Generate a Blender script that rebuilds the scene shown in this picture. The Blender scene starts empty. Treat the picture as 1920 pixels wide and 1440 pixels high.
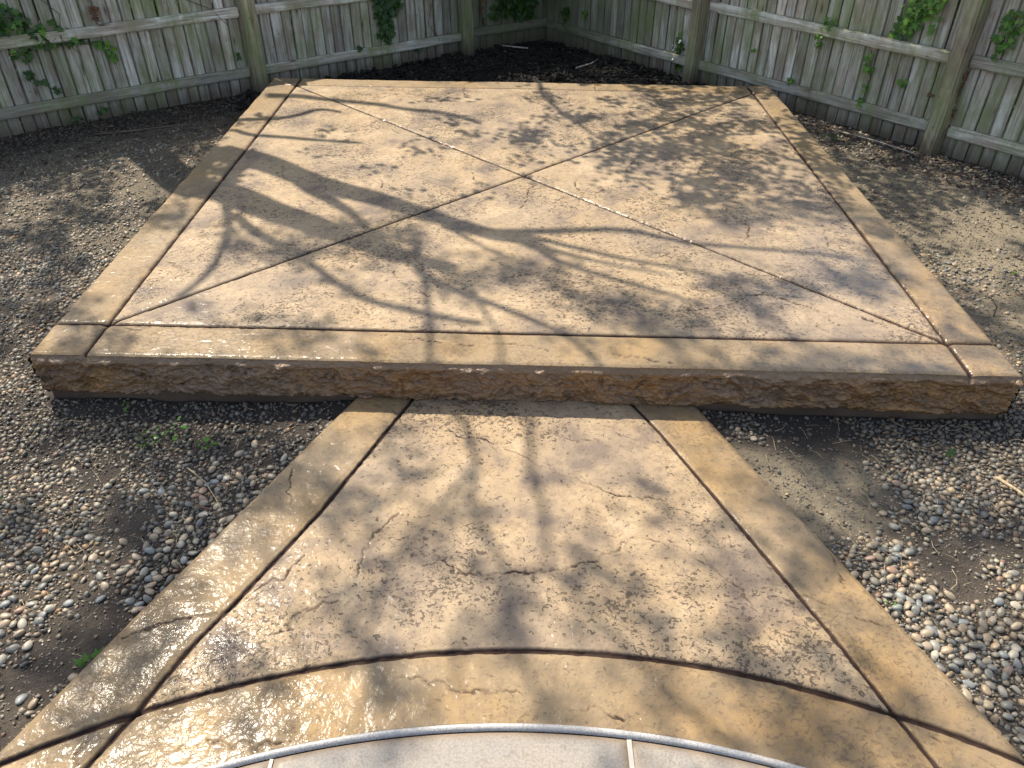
import bpy, bmesh, math, random
import numpy as np
from mathutils import Vector, Matrix
random.seed(7); rng = np.random.default_rng(11)
scene = bpy.context.scene
COL = scene.collection

# ------------------------------------------------------------------ camera, sky, sun, exposure
cd = bpy.data.cameras.new('camera'); cam = bpy.data.objects.new('camera', cd); COL.objects.link(cam)
cd.sensor_fit = 'HORIZONTAL'; cd.sensor_width = 36.0; cd.lens = 36.0 * 1443 / 1920
cd.clip_start = 0.05; cd.clip_end = 400
Rx = Vector((0.99991865, 0.01275548, 0.0)); Ry = Vector((-0.00764763, 0.59950743, 0.80033266)); Rz = Vector((0.01020862, -0.80026755, 0.5995562))
m = Matrix((Rx, Ry, Rz)).transposed().to_4x4(); m.translation = Vector((0, 0, 1.92))
cam.matrix_world = m
scene.camera = cam

SUN_EL = math.radians(51); SUN_AZ = math.radians(-40)          # azimuth from +Y towards +X
sdir = Vector((math.sin(SUN_AZ) * math.cos(SUN_EL), math.cos(SUN_AZ) * math.cos(SUN_EL), math.sin(SUN_EL)))
w = bpy.data.worlds.new('World'); scene.world = w; w.use_nodes = True
wn = w.node_tree.nodes; wl = w.node_tree.links
sky = wn.new('ShaderNodeTexSky'); sky.sky_type = 'NISHITA'; sky.sun_disc = False
sky.sun_elevation = SUN_EL; sky.sun_rotation = SUN_AZ
sky.dust_density = 1.5
bg = wn['Background']; bg.inputs[1].default_value = 0.145
hs = wn.new('ShaderNodeHueSaturation'); hs.inputs['Saturation'].default_value = 0.7
wl.new(sky.outputs[0], hs.inputs['Color']); wl.new(hs.outputs[0], bg.inputs[0])
sd = bpy.data.lights.new('sun', 'SUN'); sd.energy = 4.8; sd.angle = math.radians(0.5); sd.color = (1.0, 0.90, 0.745)
so = bpy.data.objects.new('sun', sd); COL.objects.link(so)
so.rotation_euler = sdir.to_track_quat('Z', 'Y').to_euler(); so.location = (-6, 8, 12)
vs = scene.view_settings; vs.view_transform = 'Standard'; vs.look = 'None'; vs.gamma = 1; vs.use_curve_mapping = False
vs.exposure = 0.78
scene.cycles.max_bounces = 4; scene.cycles.diffuse_bounces = 3; scene.cycles.glossy_bounces = 2; scene.cycles.caustics_reflective = False; scene.cycles.caustics_refractive = False

# ------------------------------------------------------------------ helpers
def tag(o, label=None, cat=None, group=None, kind=None):
    if label: o['label'] = label
    if cat: o['category'] = cat
    if group: o['group'] = group
    if kind: o['kind'] = kind
    return o

def empty(name, loc=(0, 0, 0), rz=0.0):
    o = bpy.data.objects.new(name, None); COL.objects.link(o); o.location = loc; o.rotation_euler = (0, 0, rz)
    o.empty_display_size = 0.1
    return o

def link(name, me, parent=None, loc=None):
    o = bpy.data.objects.new(name, me); COL.objects.link(o)
    if parent: o.parent = parent
    if loc is not None: o.location = loc
    return o

def npmesh(name, V, Fc, mat, smooth=True, nper=4):
    """V (n,3) floats, Fc (m,nper) ints"""
    me = bpy.data.meshes.new(name)
    V = np.ascontiguousarray(V, np.float32); Fc = np.ascontiguousarray(Fc, np.int32)
    me.vertices.add(len(V)); me.vertices.foreach_set('co', V.ravel())
    n = len(Fc); me.loops.add(n * nper); me.polygons.add(n)
    me.loops.foreach_set('vertex_index', Fc.ravel())
    me.polygons.foreach_set('loop_start', np.arange(0, n * nper, nper, dtype=np.int32))
    me.polygons.foreach_set('use_smooth', np.full(n, smooth))
    if mat: me.materials.append(mat)
    me.update(calc_edges=True); me.validate()
    return me

def attr(me, name, data, typ='FLOAT'):
    a = me.attributes.new(name, typ, 'POINT')
    d = np.ascontiguousarray(data, np.float32)
    if typ == 'FLOAT': a.data.foreach_set('value', d)
    else:
        if d.shape[1] == 3: d = np.hstack([d, np.ones((len(d), 1), np.float32)])
        a.data.foreach_set('color', np.ascontiguousarray(d).ravel())

def _h(ix, iy, s):
    n = (ix.astype(np.int64) * 374761393 + iy.astype(np.int64) * 668265263 + s * 1442695041) & 0xffffffff
    n = ((n ^ (n >> 13)) * 1274126177) & 0xffffffff
    return ((n ^ (n >> 16)) & 0xffff) / 32767.5 - 1.0
def vn(x, y, s=0):
    x = np.asarray(x, float); y = np.asarray(y, float)
    ix = np.floor(x); iy = np.floor(y); fx = x - ix; fy = y - iy
    fx = fx * fx * fx * (fx * (fx * 6 - 15) + 10); fy = fy * fy * fy * (fy * (fy * 6 - 15) + 10)
    a = _h(ix, iy, s); b = _h(ix + 1, iy, s); c = _h(ix, iy + 1, s); d = _h(ix + 1, iy + 1, s)
    return (a + (b - a) * fx) * (1 - fy) + (c + (d - c) * fx) * fy
def fbm(x, y, s=0, o=4, g=0.5):
    t = 0; a = 1; n = 0
    for k in range(o):
        t = t + a * vn(x * 2 ** k + 13.7 * k, y * 2 ** k - 7.3 * k, s + k); n += a; a *= g
    return t / n
def sstep(a, b, x):
    t = np.clip((x - a) / (b - a), 0, 1); return t * t * (3 - 2 * t)

def polydist(X, Y, pts):
    """distance of points to a polyline, and parameter 0..1 along it"""
    best = np.full(X.shape, 1e9); par = np.zeros(X.shape)
    L = [0]
    for a, b in zip(pts, pts[1:]): L.append(L[-1] + math.hypot(b[0] - a[0], b[1] - a[1]))
    for k, (a, b) in enumerate(zip(pts, pts[1:])):
        dx, dy = b[0] - a[0], b[1] - a[1]; l2 = dx * dx + dy * dy + 1e-12
        t = np.clip(((X - a[0]) * dx + (Y - a[1]) * dy) / l2, 0, 1)
        d = np.hypot(X - a[0] - t * dx, Y - a[1] - t * dy)
        mk = d < best; best = np.where(mk, d, best); par = np.where(mk, (L[k] + t * (L[k + 1] - L[k])) / L[-1], par)
    return best, par

# ---- shader nodes
class NT:
    def __init__(self, name):
        self.m = bpy.data.materials.new(name); self.m.use_nodes = True
        self.t = self.m.node_tree; self.b = self.t.nodes['Principled BSDF']
        self.out = self.t.nodes['Material Output']
    def n(self, typ, ins=None, **kw):
        nd = self.t.nodes.new(typ)
        for k, v in kw.items(): setattr(nd, k, v)
        for k, v in (ins or {}).items(): self.set(nd.inputs[k], v)
        return nd
    def set(self, sock, v):
        if isinstance(v, bpy.types.NodeSocket): self.t.links.new(v, sock)
        elif isinstance(v, tuple) and sock.type == 'RGBA' and len(v) == 3: sock.default_value = (*v, 1)
        else: sock.default_value = v
    def pos(self): return self.n('ShaderNodeNewGeometry').outputs['Position']
    def obj(self): return self.n('ShaderNodeTexCoord').outputs['Object']
    def rnd(self): return self.n('ShaderNodeObjectInfo').outputs['Random']
    def map(self, v, sc=(1, 1, 1), loc=(0, 0, 0), rot=(0, 0, 0)):
        return self.n('ShaderNodeMapping', {'Vector': v, 'Scale': sc, 'Location': loc, 'Rotation': rot}).outputs[0]
    def noise(self, v, s, d=4, r=0.55, dist=0.0, out='Fac'):
        return self.n('ShaderNodeTexNoise', {'Vector': v, 'Scale': s, 'Detail': d, 'Roughness': r, 'Distortion': dist}).outputs[out]
    def voro(self, v, s, feat='F1', out='Distance', rand=1.0):
        return self.n('ShaderNodeTexVoronoi', {'Vector': v, 'Scale': s, 'Randomness': rand}, feature=feat).outputs[out]
    def ramp(self, f, stops, interp='LINEAR'):
        nd = self.n('ShaderNodeValToRGB', {'Fac': f}); cr = nd.color_ramp; cr.interpolation = interp
        while len(cr.elements) < len(stops): cr.elements.new(0.5)
        for e, (p, c) in zip(cr.elements, stops):
            e.position = p; e.color = (c, c, c, 1) if not isinstance(c, tuple) else (*c, 1)
        return nd.outputs[0]
    def mr(self, f, a, b, c=0.0, d=1.0, sm=False):
        nd = self.n('ShaderNodeMapRange', {'Value': f, 'From Min': a, 'From Max': b, 'To Min': c, 'To Max': d})
        if sm: nd.interpolation_type = 'SMOOTHSTEP'
        return nd.outputs[0]
    def mix(self, f, a, b, bt='MIX'):
        nd = self.n('ShaderNodeMix', data_type='RGBA', blend_type=bt)
        self.set(nd.inputs[0], f); self.set(nd.inputs[6], a); self.set(nd.inputs[7], b)
        return nd.outputs[2]
    def math(self, op, a, b=0.0, c=False):
        nd = self.n('ShaderNodeMath', operation=op); nd.use_clamp = c
        self.set(nd.inputs[0], a); self.set(nd.inputs[1], b); return nd.outputs[0]
    def at(self, name, out='Fac'):
        return self.n('ShaderNodeAttribute', attribute_name=name).outputs[out]
    def bump(self, h, s, d, nrm=None):
        ins = {'Height': h, 'Strength': s, 'Distance': d}
        if nrm is not None: ins['Normal'] = nrm
        return self.n('ShaderNodeBump', ins).outputs[0]
    def P(self, **kw):
        for k, v in kw.items(): self.set(self.b.inputs[k.replace('_', ' ')], v)
        return self.m

# ------------------------------------------------------------------ materials
def mat_concrete():
    t = NT('stamped_concrete'); p = t.pos()
    border = t.at('border'); dep = t.at('recess')
    warp = t.noise(p, 1.3, 3, 0.5, out='Color')
    pw = t.mix(0.12, p, warp, 'ADD')
    big = t.noise(pw, 1.1, 4, 0.6); mid = t.noise(pw, 4.5, 5, 0.6); fine = t.noise(p, 38, 5, 0.65)
    cream = t.mix(t.mr(big, 0.42, 0.58), (0.36, 0.262, 0.155), (0.305, 0.232, 0.155))
    cream = t.mix(t.mr(mid, 0.5, 0.66), cream, (0.175, 0.135, 0.105))
    cream = t.mix(t.mr(mid, 0.46, 0.34), cream, (0.42, 0.315, 0.20))
    och = t.mix(t.mr(mid, 0.42, 0.6), (0.30, 0.20, 0.095), (0.18, 0.132, 0.075))
    och = t.mix(t.mr(big, 0.42, 0.58), och, (0.28, 0.205, 0.12))
    deep = t.noise(t.map(p, (1, 1, 1), (7, 3, 0)), 2.1, 3, 0.5)
    och = t.mix(t.mr(deep, 0.58, 0.78, 0, 0.55), och, (0.27, 0.15, 0.045))
    col = t.mix(border, cream, och)
    col = t.mix(t.mr(fine, 0.46, 0.66, 0, 0.42), col, (0.15, 0.11, 0.08))
    # pitted specks where antiquing powder stays, in patches
    patch = t.noise(t.map(p, (1, 1, 1), (3, 8, 0)), 1.9, 4, 0.62)
    pm = t.mr(patch, 0.40, 0.62, 0.0, 1.0, True)
    sp = t.map(p, (0.88, 1.12, 1), (0, 0, 0), (0, 0, 0.6))
    spw = t.mix(0.05, sp, t.noise(p, 30, 3, 0.6, out='Color'), 'ADD')
    cell = t.noise(spw, 62, 2.0, 0.5, 0.3)
    thr = t.mr(pm, 0, 1, 0.66, 0.54)
    pit = t.math('MULTIPLY', t.mr(t.math('SUBTRACT', cell, thr), 0, 0.035), 1.0, True)
    cell2 = t.noise(t.map(spw, (1, 1, 1), (5, 5, 0)), 105, 2, 0.6)
    pit2 = t.mr(t.math('SUBTRACT', cell2, t.mr(patch, 0.35, 0.7, 0.68, 0.54)), 0, 0.04)
    pits = t.math('MAXIMUM', pit, t.math('MULTIPLY', pit2, 0.7), True)
    pits = t.math('MULTIPLY', pits, t.mr(border, 0, 1, 0.85, 0.42))
    col = t.mix(t.math('MULTIPLY', pits, 0.92), col, (0.055, 0.038, 0.030))
    col = t.mix(t.math('MULTIPLY', dep, 1.6, True), col, (0.05, 0.032, 0.026))
    # relief: hammered skin + wrinkles + pits
    w1 = t.noise(t.map(spw, (1, 1, 1)), 22, 4, 0.6); w2 = t.noise(p, 75, 3, 0.6)
    rough_zone = t.mr(t.noise(t.map(p, (1, 1, 1), (1, 5, 2)), 1.4, 3, 0.5), 0.38, 0.62, 0.35, 1.0)
    h = t.math('ADD', t.math('MULTIPLY', w1, 1.0), t.math('MULTIPLY', w2, 0.45))
    h = t.math('MULTIPLY', h, rough_zone)
    h = t.math('SUBTRACT', h, t.math('MULTIPLY', pits, 0.6))
    nb = t.bump(h, 0.75, 0.0045)
    # film of sealer: glossy, wavy
    ch = t.math('ADD', t.noise(p, 21, 3, 0.55, 0.5), t.math('MULTIPLY', t.noise(p, 70, 2, 0.5), 0.18))
    nc = t.bump(t.math('MULTIPLY', ch, rough_zone), 1.0, 0.008)
    gl = t.mr(t.noise(t.map(p, (1, 1, 1), (4, 1, 3)), 2.7, 4, 0.65), 0.40, 0.60, 0.25, 1.0)
    gl = t.math('MULTIPLY', gl, t.mr(border, 0, 1, 0.6, 1.0))
    sx = t.n('ShaderNodeSeparateXYZ', {'Vector': p}); thick = t.math('MULTIPLY', t.mr(sx.outputs[0], 0.2, 1.6), t.mr(sx.outputs[1], 4.9, 3.4), True)
    thick = t.math('MULTIPLY', thick, t.mr(sx.outputs[2], -0.12, -0.05), True); gl = t.math('ADD', gl, t.math('MULTIPLY', thick, 1.6))
    rr = t.mr(t.noise(t.map(p, (1, 1, 1), (9, 2, 0)), 2.3, 4, 0.6), 0.35, 0.65, 0.13, 0.30)
    return t.P(Base_Color=col, Roughness=0.72, Specular_IOR_Level=t.mr(dep, 0, 0.7, 0.25, 0.04), Normal=nb, Coat_Weight=t.math("MULTIPLY", t.mr(dep, 0, 0.8, 0.38, 0.01), gl, True), Coat_Roughness=rr, Coat_Normal=nc, Coat_IOR=1.55)

def mat_rough_face():
    t = NT('chiselled_face'); p = t.pos(); z = t.n('ShaderNodeSeparateXYZ', {'Vector': p}).outputs[2]
    v = t.map(p, (1, 1, 2.2)); big = t.noise(p, 1.3, 3, 0.6)
    n1 = t.noise(v, 6, 5, 0.65); n2 = t.noise(v, 28, 4, 0.6)
    c = t.mix(t.mr(n1, 0.35, 0.65), (0.34, 0.175, 0.055), (0.15, 0.085, 0.042))
    c = t.mix(t.mr(big, 0.42, 0.6, 0, 0.75), c, (0.22, 0.155, 0.11))
    fl = t.voro(t.map(t.mix(0.10, p, t.noise(p, 9, 3, 0.6, out='Color'), 'ADD'), (0.75, 0.75, 1.5)), 24, 'DISTANCE_TO_EDGE')
    fc = t.voro(t.map(t.mix(0.10, p, t.noise(p, 9, 3, 0.6, out='Color'), 'ADD'), (0.75, 0.75, 1.5)), 24, 'F1', 'Color')
    c = t.mix(t.mr(n2, 0.5, 0.7, 0, 0.55), c, (0.06, 0.034, 0.02))
    c = t.mix(0.16, c, t.mix(fc, (0.30, 0.15, 0.05), (0.07, 0.045, 0.03)))
    c = t.mix(t.mr(fl, 0.04, 0.0, 0, 0.4), c, (0.025, 0.015, 0.01))
    lip = t.mr(t.math('ADD', z, t.math('MULTIPLY', t.noise(p, 11, 4, 0.7), 0.06)), -0.018, 0.004)
    c = t.mix(t.math('MULTIPLY', lip, 0.8), c, t.mix(n1, (0.25, 0.165, 0.095), (0.12, 0.08, 0.05)))
    c = t.mix(t.at('recess'), c, (0.02, 0.012, 0.008))
    nb = t.bump(t.math('ADD', t.math('ADD', n2, t.math('MULTIPLY', t.mr(fl, 0, 0.25), 0.7)), t.math('MULTIPLY', t.noise(v, 60, 3, 0.6), 0.5)), 0.9, 0.007)
    return t.P(Base_Color=c, Roughness=0.5, Normal=nb, Coat_Weight=0.15, Coat_Roughness=0.3)

def mat_plain_concrete(name, a, b, rough=0.9, bs=0.004):
    t = NT(name); p = t.pos()
    n1 = t.noise(p, 3, 5, 0.65); n2 = t.noise(p, 60, 4, 0.6)
    c = t.mix(t.mr(n1, 0.35, 0.65), a, b); c = t.mix(t.mr(n2, 0.55, 0.75, 0, 0.4), c, tuple(x * 0.55 for x in a))
    return t.P(Base_Color=c, Roughness=rough, Normal=t.bump(n2, 0.5, bs))

def mat_grey_slab():
    t = NT('smooth_grey_concrete'); p = t.pos()
    n1 = t.noise(p, 2.4, 5, 0.65, 0.6); n2 = t.noise(p, 150, 3, 0.6); n3 = t.noise(p, 9, 4, 0.6)
    c = t.mix(t.mr(n1, 0.38, 0.62), (0.30, 0.28, 0.255), (0.34, 0.295, 0.24))
    c = t.mix(t.mr(n3, 0.5, 0.75, 0, 0.35), c, (0.30, 0.28, 0.27))
    c = t.mix(t.mr(n2, 0.42, 0.62, 0, 0.5), c, (0.17, 0.155, 0.14)); st = t.noise(p, 38, 5, 0.7); c = t.mix(t.mr(st, 0.55, 0.68, 0, 0.45), c, (0.16, 0.13, 0.10))
    c = t.mix(t.math('MULTIPLY', t.at('recess'), 0.8), c, (0.17, 0.11, 0.06))
    return t.P(Base_Color=c, Roughness=0.75, Specular_IOR_Level=0.2, Normal=t.bump(n2, 0.3, 0.0012), Coat_Weight=0.08, Coat_Roughness=0.3)

def mat_trim():
    t = NT('pale_trim'); p = t.pos(); n2 = t.noise(p, 220, 3, 0.7); n1 = t.noise(p, 12, 3, 0.6)
    c = t.mix(t.mr(n2, 0.42, 0.62), (0.30, 0.29, 0.28), (0.50, 0.495, 0.49)); c = t.mix(t.mr(n1, 0.5, 0.7, 0, 0.4), c, (0.33, 0.30, 0.25))
    return t.P(Base_Color=c, Roughness=0.45, Normal=t.bump(n2, 0.3, 0.001))

def mat_wood(name, post=False):
    t = NT(name); p = t.obj(); r = t.rnd(); wp = t.pos()
    off = t.n('ShaderNodeCombineXYZ', {'X': t.math('MULTIPLY', r, 37.0), 'Y': t.math('MULTIPLY', r, 11.0), 'Z': t.math('MULTIPLY', r, 53.0)}).outputs[0]
    q = t.n('ShaderNodeVectorMath', operation='ADD'); t.set(q.inputs[0], p); t.set(q.inputs[1], off); q = q.outputs[0]
    g = t.noise(t.map(q, (34, 34, 1.3)), 2.2, 6, 0.65, 0.4)
    g2 = t.noise(t.map(q, (12, 12, 0.8)), 1.5, 4, 0.6, 0.8)
    blot = t.noise(t.map(q, (3, 3, 1.6)), 2.2, 4, 0.6)
    if post:
        a, b, c3 = (0.44, 0.40, 0.26), (0.23, 0.20, 0.12), (0.58, 0.53, 0.38)
    else:
        a, b, c3 = (0.59, 0.55, 0.475), (0.26, 0.235, 0.19), (0.70, 0.69, 0.64)
    c = t.mix(t.mr(g, 0.38, 0.60), b, a); c = t.mix(t.mr(g2, 0.5, 0.66), c, c3)
    c = t.mix(t.mr(blot, 0.46, 0.62, 0, 0.65), c, (0.30, 0.225, 0.17))
    tint = t.mr(r, 0, 1, 0.66, 1.2)
    c = t.mix(1.0, c, t.n('ShaderNodeCombineColor', {'Red': tint, 'Green': tint, 'Blue': tint}).outputs[0], 'MULTIPLY')
    ex = t.math('ABSOLUTE', t.n('ShaderNodeSeparateXYZ', {'Vector': p}).outputs[0])
    if not post: c = t.mix(t.mr(t.math('ADD', ex, t.math('MULTIPLY', t.noise(q, 30, 3, 0.6), 0.012)), 0.044, 0.054, 0, 0.7), c, (0.06, 0.055, 0.045))
    # green algae in drifting patches
    al = t.noise(t.map(wp, (1, 1, 0.55)), 2.3, 5, 0.62, 0.3)
    al2 = t.noise(t.map(wp, (14, 14, 2.2)), 1.2, 4, 0.6)
    am = t.math('MULTIPLY', t.mr(al, 0.42, 0.60), t.mr(al2, 0.3, 0.6), True)
    c = t.mix(t.math('MULTIPLY', am, 0.7), c, (0.175, 0.235, 0.07))
    # corner shade painted into the board colour, in dark green
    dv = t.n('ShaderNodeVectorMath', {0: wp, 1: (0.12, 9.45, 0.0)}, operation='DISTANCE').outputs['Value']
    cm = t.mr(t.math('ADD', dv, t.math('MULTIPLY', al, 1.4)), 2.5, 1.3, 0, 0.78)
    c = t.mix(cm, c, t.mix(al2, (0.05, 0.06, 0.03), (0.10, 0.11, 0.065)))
    # brown tone on the lowest hand's breadth
    z = t.n('ShaderNodeSeparateXYZ', {'Vector': wp}).outputs[2]
    em = t.mr(t.math('ADD', z, t.math('MULTIPLY', al2, 0.12)), 0.0, -0.16, 0, 0.75)
    c = t.mix(em, c, (0.075, 0.055, 0.035))
    # knots
    kd = t.voro(t.map(q, (9.5, 9.5, 2.3)), 1.0)
    kn = t.mr(kd, 0.10, 0.045); c = t.mix(t.math('MULTIPLY', kn, 0.9, True), c, (0.03, 0.022, 0.018))
    kd2 = t.voro(t.map(q, (19, 19, 5)), 1.0); c = t.mix(t.mr(kd2, 0.07, 0.04), c, (0.03, 0.025, 0.02))
    ring = t.mr(kd, 0.22, 0.10, 0, 0.4); c = t.mix(ring, c, (0.17, 0.12, 0.09))
    h = t.math('ADD', g, t.math('MULTIPLY', g2, 0.5))
    return t.P(Base_Color=c, Roughness=0.85, Normal=t.bump(h, 0.75, 0.004))

def mat_ground():
    t = NT('soil'); p = t.pos()
    sand = t.at('sand'); mul = t.at('mulch'); soil_shade = t.at('soil_shade')
    n1 = t.noise(p, 5, 6, 0.65); n2 = t.noise(p, 55, 5, 0.7); n3 = t.noise(p, 160, 3, 0.7)
    soil = t.mix(t.mr(n1, 0.35, 0.65), (0.085, 0.066, 0.048), (0.045, 0.036, 0.027))
    sa = t.mix(t.mr(n1, 0.35, 0.65), (0.25, 0.205, 0.135), (0.14, 0.118, 0.085))
    c = t.mix(sand, soil, sa)
    c = t.mix(t.mr(n2, 0.5, 0.75, 0, 0.6), c, (0.06, 0.045, 0.033))
    c = t.mix(t.mr(n3, 0.6, 0.72, 0, 0.5), c, (0.40, 0.36, 0.30))
    c = t.mix(mul, c, t.mix(n2, (0.004, 0.003, 0.003), (0.014, 0.011, 0.009)))
    c = t.mix(soil_shade, c, t.mix(n2, (0.018, 0.014, 0.011), (0.045, 0.035, 0.027)))  # dark soil tone, with shade painted in
    h = t.math('ADD', n2, t.math('MULTIPLY', n3, 0.4))
    return t.P(Base_Color=c, Roughness=0.95, Normal=t.bump(h, 1.0, 0.012))

def mat_pebble():
    t = NT('river_pebble'); p = t.pos()
    c = t.at('tint', 'Color')
    n1 = t.noise(p, 60, 4, 0.65); n2 = t.noise(p, 350, 2, 0.6)
    c = t.mix(t.mr(n1, 0.4, 0.7, 0, 0.5), c, t.mix(0.5, c, (0.55, 0.5, 0.42)))
    c = t.mix(t.mr(n2, 0.58, 0.7, 0, 0.45), c, (0.05, 0.045, 0.04))
    return t.P(Base_Color=c, Roughness=t.mr(n1, 0.3, 0.7, 0.38, 0.65), Normal=t.bump(n2, 0.3, 0.001))

def mat_pebble_single():
    t = NT('river_pebble_single'); p = t.pos(); r = t.rnd()
    c = t.ramp(r, [(0.0, (0.27, 0.215, 0.145)), (0.24, (0.145, 0.13, 0.10)), (0.40, (0.19, 0.185, 0.155)), (0.54, (0.29, 0.215, 0.135)), (0.68, (0.38, 0.34, 0.26)),
                   (0.74, (0.10, 0.105, 0.10)), (0.84, (0.27, 0.165, 0.11)), (0.88, (0.16, 0.175, 0.175))], 'CONSTANT')
    n1 = t.noise(p, 60, 4, 0.65); n2 = t.noise(p, 350, 2, 0.6)
    c = t.mix(t.mr(n1, 0.4, 0.7, 0, 0.5), c, t.mix(0.5, c, (0.55, 0.5, 0.42)))
    c = t.mix(t.mr(n2, 0.58, 0.7, 0, 0.45), c, (0.05, 0.045, 0.04))
    return t.P(Base_Color=c, Roughness=t.mr(n1, 0.3, 0.7, 0.36, 0.6), Normal=t.bump(n2, 0.3, 0.001))

def mat_leaf(name, cols, rough=0.42, tr=True):
    t = NT(name); r = t.rnd(); g = t.n('ShaderNodeNewGeometry').outputs['Random Per Island']
    k = t.math('FRACT', t.math('ADD', r, g))
    c = t.ramp(k, [(i / max(1, len(cols) - 1), cc) for i, cc in enumerate(cols)])
    n = t.noise(t.obj(), 60, 2, 0.5); c = t.mix(t.mr(n, 0.4, 0.7, 0, 0.3), c, tuple(x * 0.5 for x in cols[0]))
    t.P(Base_Color=c, Roughness=rough)
    if tr:
        ts = t.n('ShaderNodeBsdfTranslucent', {'Color': t.mix(0.5, c, (0.20, 0.34, 0.03))})
        ms = t.n('ShaderNodeMixShader', {0: 0.3, 1: t.b.outputs[0], 2: ts.outputs[0]})
        t.t.links.new(ms.outputs[0], t.out.inputs[0])
    return t.m

def mat_flat(name, col, rough=0.8, sc=40):
    t = NT(name); p = t.pos(); n = t.noise(p, sc, 4, 0.6)
    c = t.mix(t.mr(n, 0.35, 0.65), col, tuple(x * 0.5 for x in col))
    return t.P(Base_Color=c, Roughness=rough, Normal=t.bump(n, 0.5, 0.003))

M = dict(conc=mat_concrete(), face=mat_rough_face(), foot=mat_plain_concrete('footing_concrete', (0.12, 0.08, 0.055), (0.06, 0.04, 0.028)),
         slab=mat_grey_slab(), trim=mat_trim(), joint=mat_plain_concrete('white_joint', (0.5, 0.48, 0.42), (0.38, 0.36, 0.31), 0.6, 0.001),
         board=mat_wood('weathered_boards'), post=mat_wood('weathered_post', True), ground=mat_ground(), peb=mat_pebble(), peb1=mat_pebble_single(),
         ivy=mat_leaf('ivy_leaf', [(0.045, 0.13, 0.018), (0.10, 0.24, 0.025), (0.17, 0.34, 0.035), (0.035, 0.10, 0.018)]),
         darkivy=mat_leaf('dark_ivy_leaf', [(0.018, 0.055, 0.012), (0.035, 0.095, 0.016), (0.06, 0.14, 0.02)]),
         weed=mat_leaf('weed_leaf', [(0.06, 0.17, 0.02), (0.11, 0.26, 0.03)]),
         dry=mat_leaf('dry_leaf', [(0.16, 0.075, 0.035), (0.09, 0.045, 0.025), (0.22, 0.12, 0.06)], 0.8, False),
         crown=mat_leaf('tree_leaf', [(0.05, 0.12, 0.02), (0.09, 0.18, 0.03)]),
         bark=mat_flat('bark', (0.13, 0.10, 0.075), 0.9, 14), stem=mat_flat('vine_stem', (0.12, 0.085, 0.05)), straw=mat_flat('straw', (0.50, 0.40, 0.24)),
         twig=mat_flat('twig', (0.22, 0.15, 0.095)), pale=mat_flat('pale_stick', (0.52, 0.47, 0.40)), mulch=mat_flat('mulch_chip', (0.016, 0.012, 0.009), 0.9, 90),
         chip=mat_flat('debris_chip', (0.10, 0.07, 0.048), 0.9, 90), petal=mat_flat('white_petal', (0.75, 0.76, 0.72), 0.5), nail=mat_flat('nail_rust', (0.03, 0.022, 0.02)))

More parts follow.
